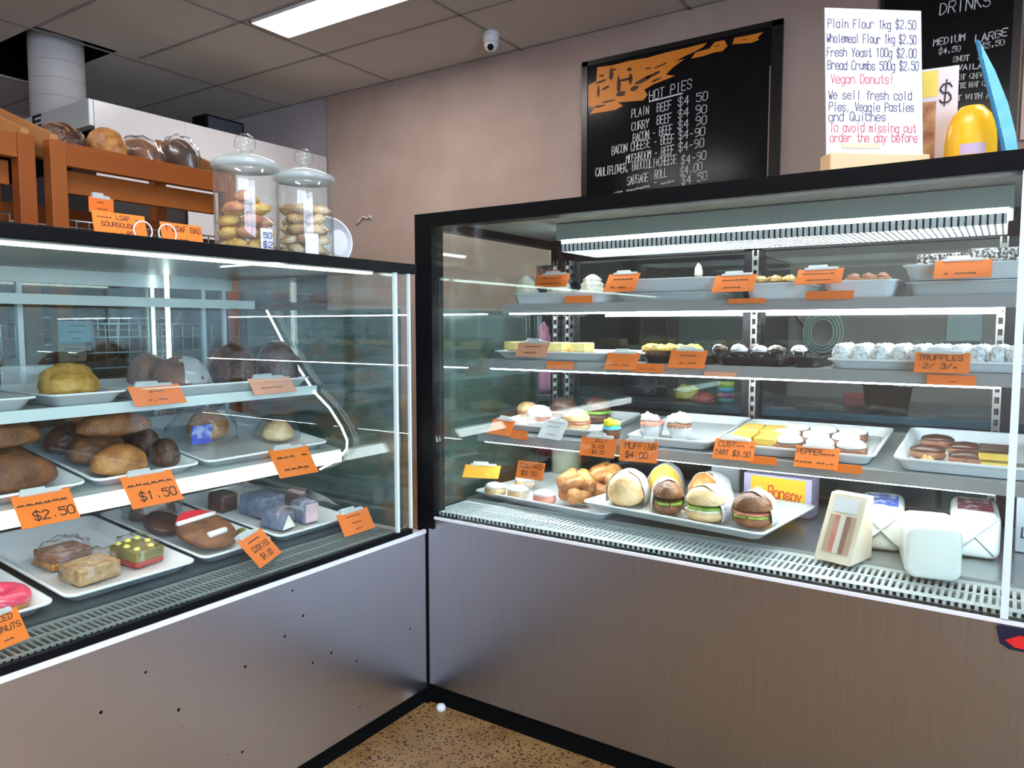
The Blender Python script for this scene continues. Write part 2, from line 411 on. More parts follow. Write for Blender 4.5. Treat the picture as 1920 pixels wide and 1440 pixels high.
# oven hood (white box the duct comes out of)
t = thing('oven_hood', 'large white boxed oven canopy with a black letter E under the duct', 'oven', (-3.382, .885, 0))
wbox = pm('hood_white', (.70, .71, .70), .35, 0, (.74, .74, .73), 2)
MB().box(-1.6, 0, 0, 1.895, 2.27, 2.43).build('canopy', pm('hood_sign', (.74, .80, .78), .3), t, bevel=.006)
MB().box(-1.58, -.02, .05, 1.89, .02, 2.05).build('body', pm('oven_body_dark', (.035, .033, .032), .4), t, bevel=.004)
MB().box(-1.56, -.04, .06, 1.88, 2.05, 2.27).build('recess', MATTE, t)
m = MB(); m.box(.001, .006, .03, .62, 1.96, 2.425); m.box(.001, .006, .635, 1.893, 1.66, 2.425)
m.box(.0, .004, .62, .64, 1.96, 2.42)
m.build('side_panel', pm('hood_panel', (.66, .64, .65), .22, 0, (.70, .68, .69), 3), t)
m = MB(); m.box(-.695, -.58, -.005, -.001, 2.345, 2.36); m.box(-.695, -.675, -.005, -.001, 2.345, 2.445 - .02); m.box(-.695, -.58, -.005, -.001, 2.41, 2.425); m.box(-.695, -.59, -.005, -.001, 2.378, 2.392)
m.build('lettering', INK, t)
MB().box(-1.25, -1.0, -.004, -.001, 2.29, 2.35).build('emblem', pm('pale_blue_print', (.35, .6, .75), .5), t)
t = thing('speaker_box', 'small black box standing on the white oven canopy by the mauve wall', 'box', (-3.55, 1.90, 2.43))
MB().box(-.08, .08, -.16, .16, 0, .12).build('cabinet', MATTE, t, bevel=.006)
MB().box(.081, .086, -.14, .14, .015, .105).build('grille', NAVY, t)

# ------------------------------------------------------------------ boards on the back wall
BY = 2.77
t = thing('menu_blackboard', 'hot pies chalk menu blackboard with orange brush streak on the wall', 'blackboard', (0, BY, 0))
bx0, bx1, bz0, bz1 = -1.022, .216, 1.55, 2.725
boardm = pm('blackboard_face', (.005, .005, .006), .16, 0, (.008, .008, .01), 5, spec=.25)
MB().box(bx0, bx1, 0, .018, bz0, bz1).build('board', boardm, t)
m = MB()
for a in ((bx0, bx0 + .04, bz0, bz1), (bx1 - .06, bx1, bz0, bz1), (bx0, bx1, bz1 - .03, bz1)): m.box(a[0], a[1], -.006, 0, a[2], a[3])
m.build('frame', pm('board_frame', (.008, .008, .008), .3), t)
m = MB(); m.box(bx1 - .066, bx1 - .06, -.007, 0, bz0, bz1 - .24); m.build('inner_edge', pm('brass_line', (.35, .28, .2), .4), t)
def onboard(px, py, y): p = at(px, py, 1, y); return (p.x, y - BY, p.z)
m = MB()
P1 = [(1103, 160), (1118, 152), (1120, 126), (1150, 122), (1180, 114), (1215, 108), (1250, 98), (1290, 89), (1326, 80), (1318, 88), (1300, 98), (1282, 106), (1264, 116), (1284, 110), (1262, 126), (1248, 140), (1266, 142), (1225, 158), (1208, 168), (1214, 178), (1206, 188), (1158, 192), (1168, 198), (1154, 206), (1106, 214), (1114, 203), (1103, 198)]
P2 = [(1296, 110), (1304, 98), (1330, 91), (1340, 79), (1358, 75), (1364, 86), (1354, 96), (1340, 98), (1318, 105)]
P3 = [(1373, 83), (1377, 71), (1400, 67), (1431, 60), (1420, 71), (1424, 74), (1410, 80)]
for P in (P1, P2, P3): m.poly([onboard(x, y, BY - .003) for x, y in P], (0, .002, 0))
m.build('brush_streak', pm('orange_print', (.86, .27, .02), .45), t)
m = MB()
rr = random.Random(3)
for (x, y, w, h, s) in [(1128, 152, 26, 6, -.4), (1146, 140, 8, 30, 0), (1122, 172, 5, 26, 0), (1135, 165, 22, 5, -.5), (1160, 158, 8, 36, 0), (1170, 150, 30, 6, -.3), (1182, 148, 9, 26, 0), (1190, 165, 16, 10, -.4), (1205, 150, 34, 9, -.5), (1225, 140, 30, 8, -.45), (1240, 122, 30, 4, -.4), (1165, 176, 20, 10, -.2), (1140, 190, 40, 4, -.2), (1125, 199, 30, 4, -.2), (1180, 130, 10, 8, 0), (1215, 128, 16, 3, -.2), (1230, 150, 26, 5, -.4), (1128, 142, 12, 5, 0), (1152, 118 + 12, 10, 5, 0), (1345, 86, 14, 2, -.2), (1397, 74, 12, 2, -.2)]:
    pts = []
    for k in range(7):
        a = 2 * PI * k / 7; q = rr.uniform(.6, 1.1)
        dx = math.cos(a) * w * .5 * q; dy = math.sin(a) * h * .5 * q + s * dx
        pts.append(onboard(x + dx, y + dy, BY - .005))
    m.poly(pts, (0, .0015, 0))
m.build('dark_print', pm('dark_print', (.06, .02, .008), .5), t)
m = MB()
def wl(text, x0, y0, x1, y1, h, seed):
    a = onboard(x0, y0, BY - .0045); b = onboard(x1, y1, BY - .0045); sc = dep((a[0], BY, a[2])) / FPX
    letter(m, text, a[0], a[2], h * sc, b[0] - a[0], .0048, a[1], b[2] - a[2], seed)
wl('HOT PIES', 1217, 188, 1296, 165, 17, 1)
a = onboard(1217, 192, BY - .0045); b = onboard(1280, 176, BY - .0045); m.add([(a[0], a[1], a[2]), (b[0], a[1], b[2]), (b[0], a[1], b[2] + .008), (a[0], a[1], a[2] + .008)], [(0, 1, 2, 3)])
m.build('heading_lettering', CHALK, t); m = MB()
for i, (tx, c) in enumerate([('PLAIN  BEEF', (1184, 221, 1258, 204)), ('CURRY  BEEF', (1184, 246, 1258, 227)), ('BACON - BEEF', (1187, 266, 1260, 248)), ('BACON CHEESE - BEEF', (1147, 290, 1263, 267)),
        ('MUSHROOM - BEEF', (1174, 306, 1263, 287)), ('CAULIFLOWER, BROCCOLI+CHEESE', (1117, 331, 1268, 306)), ('SAUSAGE  ROLL', (1176, 347, 1250, 331)), ('~~~ ~~~~~~~ - ~~~~', (1150, 366, 1264, 343))]):
    wl(tx, *c, 15, i + 5)
m.build('dish_lettering', CHALK, t); m = MB()
for i, (tx, c) in enumerate([('$4 50', (1271, 199, 1326, 187)), ('$4 90', (1271, 221, 1324, 211)), ('$4 90', (1271, 242, 1324, 231)), ('$4-90', (1272, 262, 1321, 253)), ('$4-90', (1272, 284, 1319, 274)), ('$4-90', (1277, 308, 1323, 298)), ('$4.00', (1275, 329, 1316, 318)), ('$4 50', (1278, 346, 1325, 336))]):
    wl(tx, *c, 15, i + 30)
m.build('price_lettering', CHALK, t)

t = thing('drinks_blackboard', 'black drinks chalk menu board on the wall at the top corner', 'blackboard', (0, BY, 0))
dx0, dx1 = .695, 1.30
MB().box(dx0, dx1, 0, .018, 1.6, 2.85).build('board', boardm, t)
m = MB(); m.box(dx0, dx0 + .02, -.006, 0, 1.6, 2.85); m.box(dx1 - .035, dx1, -.006, 0, 1.6, 2.85); m.build('frame', MATS['board_frame'], t)
m = MB()
wl('DRINKS', 1762, 28, 1856, 12, 20, 50)
m.build('heading_lettering', CHALK, t); m = MB()
wl('MEDIUM', 1750, 86, 1808, 76, 12, 51); wl('$4.50', 1760, 102, 1800, 96, 10, 52); wl('LARGE', 1828, 80, 1888, 66, 13, 53); wl('$5.50', 1840, 92, 1882, 84, 10, 54)
m.build('size_lettering', CHALK, t); m = MB()
for i, (tx, c) in enumerate([('SHOT  50', (1787, 116, 1848, 110)), ('AVAILAB', (1787, 133, 1850, 127)), ('HOT CHOCO', (1790, 151, 1852, 144)), ('WHITE HOT CHO', (1782, 167, 1858, 160)), ('BUT WITH AN', (1780, 190, 1864, 182))]): wl(tx, *c, 9, 60 + i)
wl('3-', 1862, 245, 1878, 244, 10, 70)
m.build('lettering', CHALK, t)
o = tag(MB().box(1.315, 1.62, BY, BY + .012, 1.93, 2.75).build('wall_poster', pm('pale_pink_paper', (.75, .55, .53), .7)), 'pale pink paper poster on the wall beside the drinks board', 'poster')
o = tag(MB().box(1.33, 1.75, BY, BY + .012, .9, 1.80).build('wall_poster', pm('mauve_paper', (.62, .28, .33), .6)), 'reddish mauve poster on the wall behind the counter end glass', 'poster')
# little plaster hook
m = MB(); m.tube([(-3.066, 2.785, 1.86), (-3.02, 2.775, 1.885), (-2.98, 2.775, 1.92), (-2.93, 2.775, 1.90), (-2.90, 2.775, 1.915), (-2.885, 2.785, 1.89)], .007, 6)
tag(m.build('wall_hook', WPLAST, None, True), 'small bent white wire hook on the beige wall left of the tall case', 'hook')

# ================================================================== RIGHT DISPLAY CASE
RX1, RX2 = 1.325, 1.46
S1, S2, S3, DK = 1.118, .957, .745, .552
T3 = math.radians(4.0)
R = thing('display_case', 'tall black framed refrigerated cake case with brushed steel front', 'display case')
m = MB(); m.box(.003, 2.1, 0, .68, .055, .532); m.build('base_cabinet', STEEL, R, bevel=.003)
MB().box(.004, 2.1, .010, .66, 0, .055).build('kickplate', MATTE, R)
MB().box(.003, 2.1, -.003, .004, .528, .5345).build('trim', pm('edge_highlight', (.88, .88, .9), .35, .2), R)  # steel edge strip, its bevel highlight put into a near-white colour
m = MB(); m.box(-.03, 2.1, -.004, .05, 1.316, 1.351); m.box(-.03, .01, .05, .70, 1.316, 1.351); m.box(-.03, 2.1, .64, .70, 1.316, 1.351)
m.build('top_frame', BLACK, R)
MB().box(.01, 2.1, .05, .64, 1.338, 1.348).build('roof_panel', pm('roof_panel', (.36, .40, .38), .35), R)
MB().box(-.03, .028, -.004, .045, .50, 1.316).build('corner_post', BLACK, R)
MB().box(.028, RX1 - .005, .002, .008, .535, 1.316).build('front_glass', GLASS, R)
MB().box(.0, .006, .045, .64, .55, 1.316).build('side_glass', GLASS, R)
MB().box(RX1 + .003, RX2, .002, .008, .535, 1.316).build('front_glass', GLASS, R)
MB().box(RX2, RX2 + .006, .0, .64, .55, 1.316).build('side_glass', GLASS, R)
m = MB(); m.box(RX1 - .004, RX1 + .008, -.002, .006, .537, 1.316); m.build('glass_edge', pm('polished_edge', (.7, .8, .8), .2), R)
MB().box(.006, RX2, .17, .655, .52, DK).build('deck', pm('deck_steel', (.5, .53, .54), .28, .9), R)
# front air grille
m = MB(); m.box(.008, RX2, .02, .17, .500, .506); g_dark = m.build('grille_well', MATTE, R)
m = MB()
for y0, y1 in ((.02, .043), (.088, .098), (.146, .17)): m.box(.008, RX2, y0, y1, .536, .545)
x = .008
while x < RX2: m.box(x, x + .0065, .02, .17, .5365, .5445); x += .0128
m.build('air_grille', pm('grille_white', (.55, .59, .60), .35), R)
def shelf(par, name, x0, x1, y0, y1, z, tilt, led, thick=.018):
    Mx = Matrix.Translation((0, y0, z)) @ Matrix.Rotation(tilt, 4, 'X')
    m = MB(); m.box(x0, x1, .002, (y1 - y0), -.008, 0, Mx); s = m.build(name, SHELF, par)
    m = MB(); m.box(x0, x1, -.006, .002, -.026, .001, Mx); m.build('price_rail', pm('rail_grey', (.36, .36, .36), .35, .3), s)
    if led:
        m = MB(); m.box(x0 + .02, min(x1, 1.308) - .005, .004, .016, -.030, -.020, Mx); m.build('light_strip', LED, s)
    return s
shelf(R, 'shelf', .03, 1.445, .33, .63, S1, 0, True)
shelf(R, 'shelf', .03, 1.445, .23, .63, S2, 0, True)
shelf(R, 'shelf', .03, 1.445, .20, .63, S3, T3, True)
# canopy light with louvre
m = MB(); m.box(.25, 1.30, .30, .50, 1.285, 1.292); m.build('canopy_light', LEDH, R)
m = MB(); x = .25
while x < 1.30: m.box(x, x + .004, .295, .51, 1.262, 1.284); x += .013
for y in (.295, .345, .40, .455, .508): m.box(.25, 1.30, y, y + .004, 1.262, 1.284)
m.build('light_louvre', pm('louvre_white', (.75, .78, .80), .4), R)
m = MB(); m.box(.25, 1.31, .27, .52, 1.292, 1.335); m.build('canopy_housing', pm('housing_grey', (.30, .36, .34), .35), R)
# back frame, doors, uprights
m = MB()
for x0, x1 in ((.006, .03), (.05, .10), (.66, .712), (1.296, 1.325)): m.box(x0, x1, .655, .69, .532, 1.316)
m.box(.006, RX2, .655, .69, 1.27, 1.316); m.box(.006, RX2, .655, .69, .532, .57)
m.build('door_frame', pm('door_frame_navy', (.01, .013, .02), .35), R)
MB().box(.05, .70, .662, .666, .57, 1.27).build('sliding_door', GLASSB, R)
MB().box(.66, 1.455, .676, .680, .57, 1.27).build('sliding_door', GLASSB, R)
for x in (.028, .075, .69, 1.285):
    m = MB(); m.box(x, x + .004, .63, .655, .56, 1.27); m.box(x + .014, x + .018, .63, .655, .56, 1.27)
    z = .57
    while z < 1.26: m.box(x, x + .018, .636, .65, z, z + .012); z += .028
    m.build('shelf_upright', WIRE, R)
# makers badge on the steel front
bm_ = MB(); c = Vector((1.352, -.003, .512))
o = thing('maker_badge', 'dark badge with a red arrow mark on the steel front at the frame edge', 'badge', (1.352, 0, .505))
MB().rings([[(p[0], 0, p[1]) for p in [(-.036, .016), (-.030, .02), (.05, .02), (.05, -.02), (-.016, -.02), (-.030, -.012)]], [(p[0], -.005, p[1]) for p in [(-.036, .016), (-.030, .02), (.05, .02), (.05, -.02), (-.016, -.02), (-.030, -.012)]]]).build('plate', pm('badge_navy', (.01, .012, .04), .25), o)
MB().poly([(-.022, -.007, -.004), (-.002, -.007, .008), (.05, -.007, .012), (.05, -.007, -.016), (-.008, -.007, -.014)], (0, .002, 0)).build('mark', pm('badge_red', (.7, .02, .02), .3), o)

# ================================================================== LEFT DISPLAY CASE
LY0 = -1.75
L = thing('display_case', 'lower steel fronted display case on the left with jars on top', 'display case')
MB().box(-.72, 0, LY0, -.004, .045, .492).build('base_cabinet', STEELV, L, bevel=.003)
MB().box(-.70, -.010, LY0, -.006, 0, .045).build('kickplate', MATTE, L)
MB().box(-.006, .003, LY0, -.006, .486, .497).build('trim', MATS['edge_highlight'], L)  # same pale colour stands in for the highlight along this edge
MB().box(-.02, .0015, LY0, -.06, .4975, .512).build('glass_channel', BLACK, L)
m = MB(); m.box(-.045, .004, LY0, -.035, 1.190, 1.215); m.build('top_frame', BLACK, L, bevel=.002)
MB().box(-.72, -.045, LY0, -.06, 1.196, 1.211).build('top_panel', pm('top_panel_steel', (.45, .47, .47), .35, .6), L)
MB().box(-.008, -.002, LY0, -.112, .512, 1.19).build('front_glass', GLASSL, L)
MB().box(-.008, -.002, -.108, -.060, .512, 1.19).build('front_glass', GLASS, L)
MB().box(-.70, -.01, -.116, -.110, .51, 1.19).build('side_glass', GLASS, L)
m = MB(); m.box(-.010, 0, -.116, -.108, .512, 1.19); m.box(-.008, 0, -.064, -.058, .512, 1.19); m.build('glass_edge', MATS['polished_edge'], L)
TD = math.radians(5); TS = math.radians(8)
def dkL(x): return .522 + (-.13 - x) * math.tan(TD)
def s3L(x): return .716 + (-.20 - x) * math.tan(TS)
Mx = Matrix.Translation((-.13, 0, .522)) @ Matrix.Rotation(TD, 4, 'Y')
MB().box(-.53, .0, LY0, -.118, -.012, 0, Mx).build('deck', pm('deck_grey', (.12, .14, .15), .35, .5), L)
m = MB(); m.box(-.125, -.012, LY0, -.118, .493, .4955); m.build('grille_well', MATTE, L)
m = MB()
for x0, x1 in ((-.125, -.112), (-.075, -.066), (-.022, -.012)): m.box(x0, x1, LY0, -.118, .508, .515)
y = LY0
while y < -.125: m.box(-.125, -.012, y, y + .004, .5085, .5145); y += .0115
m.build('air_grille', pm('grille_grey', (.20, .22, .21), .4), L)
def shelfL(x0, x1, z, tilt, led, hi=.03):
    Mx = Matrix.Translation((x1, 0, z)) @ Matrix.Rotation(tilt, 4, 'Y')
    m = MB(); m.box(x0 - x1, -.002, LY0, -.12, -.008, 0, Mx); s = m.build('shelf', pm('frosted_shelf', (.55, .60, .58), .25, .3), L)
    if led:
        m = MB(); m.box(-.004, .008, LY0, -.125, -.032, -.006, Mx); m.build('light_strip', LEDL, s)
    else:
        m = MB(); m.box(-.002, .006, LY0, -.12, -.022, .002, Mx); m.build('price_rail', pm('pale_green_rail', (.62, .70, .67), .3), s)
    return s
shelfL(-.70, -.56, 1.125, 0, False)
shelfL(-.70, -.30, .886, 0, False)
shelfL(-.70, -.20, .716, TS, True)
# lit tube that follows the shelf ends up the side glass
m = MB(); path = [at(x, y, 1, -.13) for x, y in ((600, 880), (634, 862), (650, 842), (651, 826), (640, 800), (618, 765), (592, 738), (560, 690), (530, 640), (500, 582))]
m.tube(path, .0032, 8); m.build('side_light', emit('side_led', (.95, .98, 1), 1.6), L, True)
m = MB(); m.lathe([(.006, 0), (.006, .30)], 12, (-.655, -.335, .955)); m.build('tube_light', emit('tube_led', (.85, 1, .95), 4), L, True)
MB().box(-.075, -.055, LY0 + .05, -.14, 1.186, 1.195).build('added_fill_strip', emit('led_fill', (.86, 1.0, .95), 5), L)  # strip added to brighten the loaves on the upper shelf
m = MB(); m.box(-.71, -.69, LY0, -.1, .5, .53); m.box(-.71, -.69, LY0, -.1, 1.16, 1.196)
for y in (-1.2, -.70, -.36, -.20, -.13): m.box(-.71, -.695, y, y + .012, .53, 1.16)
m.build('door_frame', pm('door_frame_grey', (.5, .55, .55), .3, .5), L)
MB().box(-.704, -.700, LY0, -.12, .53, 1.16).build('sliding_door', GLASSB, L)

MB().box(-.03, .0022, -.0035, .02, .0, .497).build('corner_filler', MATTE, L)
MB().box(-.70, -.05, -.045, -.040, .50, 1.10).build('added_backing', pm('dark_backing', (.075, .10, .085), .3), L)  # dark sheet added behind the glass so its reflections show
MB().box(-.040, -.034, .05, .64, .50, 1.10).build('added_backing', MATS['dark_backing'], L)  # second added sheet, darkens the view through the tall case side glass
# screw cap at the corner of the kickplate
tag(MB().lathe([(.012, 0), (.014, .008), (.01, .016), (.002, .018)], 14).build('floor_cap', WPLAST, None, True, loc=(.055, -.012, 0)), 'small round white cap lying in the dark gap under the steel corner', 'cap')

# ================================================================== TICKETS
def ticket(px, py, w, h, ax, v, lines, label, mat=None, tilt=32, yaw=0, holder='clip', name='price_ticket', ink=None, clipz=1):
    p = at(px, py, ax, v); rz = 0 if ax == 1 else PI / 2
    W_ = (at(px + w / 2, py, ax, v) - at(px - w / 2, py, ax, v)).length
    H_ = abs(at(px, py - h / 2, ax, v).z - at(px, py + h / 2, ax, v).z)
    tl = math.radians(tilt); H_ /= math.cos(tl) * .98
    t = thing(name, label, 'price ticket', p, (0, 0, rz + math.radians(yaw)), 'handwritten price tickets')
    Mt = Matrix.Rotation(-tl, 4, 'X')
    MB().box(-W_ / 2, W_ / 2, 0, .0012, -H_ / 2, H_ / 2, Mt).build('card', mat or ORANGE, t)
    m = MB(); n = len(lines)
    for i, s in enumerate(lines):
        if not s: continue
        hh = H_ * .50 / max(n, 2); z = H_ * .5 - (i + 1) * H_ / (n + .35) + H_ * .04
        wd = min(W_ * .86, len(s) * hh * .85)
        tmp = MB(); letter(tmp, s, -wd / 2 + rnd.uniform(-.05, .05) * W_, z, hh, wd, hh * .13, -.0008, 0, int(px + i))
        m.add([Mt @ Vector(q) for q in tmp.v], tmp.f)
    if m.v: m.build('lettering', ink or INK, t)
    if holder == 'clip':
        m = MB(); m.box(-W_ * .36, W_ * .36, -.002, .004, H_ * .5 - .004, H_ * .5 + .004, Mt); m.box(-W_ * .30, W_ * .12, .001, .014, H_ * .5 + .002, H_ * .5 + .013, Mt); m.box(W_ * .12, W_ * .36, .002, .010, H_ * .5 + .002, H_ * .5 + .007, Mt)
        m.build('clip', CLIP, t, bevel=.001)
    elif holder == 'stand':
        m = MB(); m.box(-W_ * .2, W_ * .2, .0, .006, -H_ * .5 - .012, -H_ * .5 + .004, Mt); m.box(-W_ * .12, W_ * .12, -.004, .01, -H_ * .5 - .05, -H_ * .5 - .012, Mt)
        m.build('clip', CLEAR, t, bevel=.001)
    return t
R1, R2, R3 = .315, .215, .185
ticket(1035, 526, 60, 24, 1, R1, ['~~~~~~~', '~~~~~~~~'], 'orange price ticket among the three cream piles on the top shelf')
ticket(1165, 530, 64, 34, 1, R1, ['~~~~~', '~.~~'], 'orange price ticket tilted in front of the dark filled tray on the top shelf', yaw=-9)
ticket(1376, 531, 80, 32, 1, R1, ['~~~~~~', '~~~~'], 'orange price ticket left of the glazed nut slices on the top shelf', yaw=-6)
ticket(1536, 518, 88, 28, 1, R1, ['~~~~~~~~', '~~~~~~'], 'orange price ticket between nut slices and small tarts on the top shelf', yaw=-6)
ticket(1805, 504, 108, 34, 1, R1, ['', '~ ~~~~'], 'wide orange price ticket in front of the coconut covered logs')
ticket(998, 655, 58, 26, 1, R2, ['~~~~~', '~~~~'], 'faded orange price ticket in front of the pale yellow slices', mat=PALEC)
ticket(1166, 677, 60, 30, 1, R2, ['', '~~.~~'], 'orange price ticket right of the pale yellow slices on the middle shelf')
ticket(1289, 673, 68, 32, 1, R2, ['~~~~', '~.~~'], 'bright orange price ticket in front of the yellow topped tarts')
ticket(1766, 680, 104, 36, 1, R2, ['TRUFFLES', '2/ 3/~'], 'orange truffles price ticket on the tray of white coconut balls')
ticket(940, 801, 48, 26, 1, R3, ['~~~'], 'orange price ticket left of the ham buns on the lowest shelf', yaw=-12)
ticket(1121, 838, 66, 34, 1, R3 - .03, ['JELLY', 'SLICE', ' $3.50'], 'orange jelly slice ticket under the bright cupcake', tilt=20)
ticket(1197, 846, 68, 38, 1, R3 - .03, ['MUFFINS', '$4.00'], 'orange muffins four dollar ticket in front of the muffins', tilt=15, yaw=6)
ticket(1376, 843, 76, 34, 1, R3, ['CUST~~ ~', 'TART $3.50'], 'orange custard tart ticket in front of the yellow slices', tilt=30)
ticket(1531, 858, 82, 36, 1, R3, ['PEPPER~~~', '~~~~ ~~.~'], 'orange ticket in front of the white iced chocolate slices', tilt=30)
# second tickets slid into the shelf rails below
for px, py, w, h, v, txt, lab in [(1085, 561, 50, 13, R1 - .002, [], 'narrow orange ticket in the top shelf rail left of the stacked white tray'),
        (1400, 564, 70, 9, R1 - .002, [], 'thin orange ticket low in the top shelf rail under the nut slices'),
        (1555, 553, 90, 15, R1 - .002, [], 'narrow red orange ticket in the top shelf rail under the small tarts'),
        (1050, 685, 50, 14, R2 - .002, [], 'narrow orange ticket in the middle shelf rail under the yellow slices'),
        (1215, 690, 58, 16, R2 - .002, ['~~~~ ~~~~'], 'narrow written ticket in the middle shelf rail under the yellow topped tarts'),
        (1350, 702, 60, 9, R2 - .002, [], 'thin pale ticket in the middle shelf rail under the black cupcake trays'),
        (1783, 713, 92, 18, R2 - .002, ['~~~'], 'narrow orange ticket in the middle shelf rail below the truffles'),
        (972, 815, 34, 16, R3 - .003, [], 'small orange ticket in the lowest rail at the ham buns'),
        (1430, 863, 52, 15, R3 - .003, [], 'narrow orange ticket in the lowest rail under the yellow slices'),
        (1590, 879, 52, 16, R3 - .003, [], 'narrow orange ticket in the lowest rail under the iced chocolate slices')]:
    ticket(px, py, w, h, 1, v, txt, lab, tilt=4, holder=None, mat=PALEC if 'pale' in lab else None)
ticket(1036, 806, 52, 30, 1, R3 - .02, ['~~~~', '~~~'], 'white handwritten paper ticket hanging in front of the ham buns', mat=PAPER, tilt=35, yaw=-14, ink=pm('blue_pen', (.2, .3, .5), .6))
ticket(903, 884, 56, 20, 1, .15, [], 'amber ticket sloping on the custard buns at the end of the bottom tray', mat=AMBER, tilt=45, yaw=20)
ticket(994, 882, 50, 30, 1, .15, ['CUSTARD', '$5.50'], 'orange custard ticket standing in a clear holder on the bottom tray', tilt=20, holder='stand')
# left case
LX2, LX3, LXD = -.282, -.178, -.075
ticket(296, 740, 96, 34, 0, LX2, ['~~~', '~.~~'], 'orange price ticket beside the yellow pastry on the left case upper shelf', tilt=38)
ticket(511, 722, 78, 28, 0, LX2, ['~~~~~~'], 'faded pink orange ticket in front of the big dark loaves', mat=PALEC, tilt=38)
ticket(87, 952, 108, 52, 0, LX3, ['~~~~~~', ' $2.50'], 'orange two fifty ticket on the lit left case shelf', tilt=38)
ticket(286, 916, 94, 52, 0, LX3, ['~~~~~~', ' $1.50'], 'orange one fifty ticket on the lit left case shelf', tilt=38)
ticket(551, 865, 66, 46, 0, LX3, ['~~~ ~', '~~~~'], 'orange ticket near the corner of the lit left case shelf', tilt=38, yaw=-6)
ticket(488, 1026, 78, 46, 0, LXD, ['~~~~~', 'COOKIES', '$4.00'], 'orange cookies ticket turned on the edge of the iced biscuit tray', tilt=42, yaw=28)
ticket(668, 978, 56, 36, 0, LXD, ['~~~~~~', '~~~~', '~~~'], 'orange ticket on the tray of blue grey cakes', tilt=30)
ticket(10, 1180, 76, 54, 0, -.07, ['ICED', 'DONUTS', '~~'], 'orange iced donuts ticket cut by the picture edge', tilt=30, yaw=14)

# ================================================================== TRAYS AND FOOD, RIGHT CASE
def trayR(px0, px1, yf, d, z, h, label, mat=None, flare=.012, tilt=0, rz=0, name='tray', group='food trays in the tall case', pyref=600):
    a = at(px0, pyref, 1, yf).x; b = at(px1, pyref, 1, yf).x
    o = tray_mesh(b - a, d, h, flare).build(name, mat or WHITE, None, True)
    try: o.data.set_sharp_from_angle(angle=math.radians(40))
    except Exception: pass
    c = Vector(((a + b) / 2, yf + d / 2 * math.cos(tilt), z + .0013 + d / 2 * math.sin(tilt)))
    tag(place(o, c, (tilt, 0, rz)), label, 'tray', group); return o
def xR(px, y): return at(px, 600, 1, y).x
GT = 'food trays in the tall case'
trayR(957, 1132, .335, .24, S1, .032, 'white tray under the cream piles on the top shelf', pyref=540)
trayR(1152, 1325, .335, .26, S1, .024, 'grey upturned tray beneath the dark filled white tray', GREYT, pyref=550)
trayR(1147, 1335, .335, .26, S1 + .0265, .035, 'white tray of dark filling stacked on a grey tray on the top shelf', flare=.025, pyref=530)
trayR(1392, 1505, .335, .24, S1, .040, 'white tray under the glazed nut slices', pyref=540)
trayR(1540, 1682, .335, .24, S1, .040, 'white tray under the small tarts on the top shelf', pyref=540)
trayR(1695, 1950, .335, .26, S1, .032, 'grey upturned tray under the coconut log tray', GREYT, pyref=550)
trayR(1690, 1955, .335, .26, S1 + .0345, .036, 'white tray of coconut logs at the end of the top shelf', flare=.016, pyref=520)
# cream piles
for i, (px, py0, w, h) in enumerate([(987, 532, 48, 34), (1048, 524, 48, 30), (1110, 527, 50, 30)]):
    y = .42; x = xR(px, y); sc = dep((x, y, S1)) / FPX
    t = thing('cream_cake', ['pointed cream topped cake at the end of the top shelf', 'cream topped cake half hidden behind its orange ticket', 'rounded cream topped cake beside the tilted ticket'][i], 'cake', (x, y, S1 + .0072), (0, 0, i), 'cream cakes on the top shelf')
    MB().lathe([(.030, 0), (.033, .012), (.033, .026)], 24).build('cake_base', PALEB, t, True)
    m = MB(); prof = [(.034, .026), (.036, .034), (.031, .045), (.033, .05), (.024, .060), (.026, .064), (.015, .074), (.008, .082 if i == 0 else .078), (.001, .085 if i == 0 else .08)]
    m.lathe(prof, 28, fn=lambda a, r, z: 1 + .10 * math.sin(8 * a + z * 120)); m.build('cream', CREAM, t, True)
# dark filling
y = .36; a, b = xR(1160, y), xR(1322, y)
o = MB().box(-(b - a) / 2, (b - a) / 2, -.10, .10, 0, .028).build('chocolate_slab', CHOC, None, bevel=.004)
tag(place(o, ((a + b) / 2, .47, S1 + .034)), 'flat dark chocolate slab filling the stacked white tray', 'cake')
for i, px in enumerate((1308,)):
    o = blob(.011, .011, .03, 3, .12).build('cream_swirl', CREAM, None, True)
    tag(place(o, (xR(px, .42), .42, S1 + .0632)), 'white cream peak on the dark chocolate slab', 'cream swirl')
for i, (px, yy) in enumerate([(1425, .40), (1452, .40), (1479, .40), (1440, .47), (1470, .47)]):
    t = thing('nut_slice', ['glazed nut slice, front row beside its ticket', 'glazed nut slice in the middle of the front row', 'glazed nut slice, front row end toward the next ticket', 'glazed nut slice in the second row behind the ticket side', 'glazed nut slice in the second row far end'][i], 'slice', (xR(px, yy), yy, S1 + .0072), (0, 0, rnd.uniform(-.1, .1)), 'glazed nut slices')
    MB().box(-.014, .014, -.025, .025, 0, .036).build('base', CAKE, t, bevel=.002)
    blob(.0155, .027, .014, i, .35, 6).build('nut_topping', NUTS, t, True, loc=(0, 0, .036))
for i, (px, yy) in enumerate([(1598, .39), (1625, .39), (1652, .39), (1635, .46)]):
    t = thing('fruit_tart', ['small brown tart nearest its ticket on the top shelf', 'small brown tart in the middle of the front row', 'small brown tart at the free end of the row', 'small brown tart in the second row'][i], 'tart', (xR(px, yy), yy, S1 + .0072), group='small tarts on the top shelf')
    MB().lathe([(.013, 0), (.018, .03), (.019, .040), (.016, .041), (.015, .036)], 20, fn=lambda a, r, z: 1 + .04 * math.cos(14 * a)).build('pastry_shell', GOLD, t, True)
    blob(.015, .015, .012, i, .2).build('filling', CAKE, t, True, loc=(0, 0, .036))
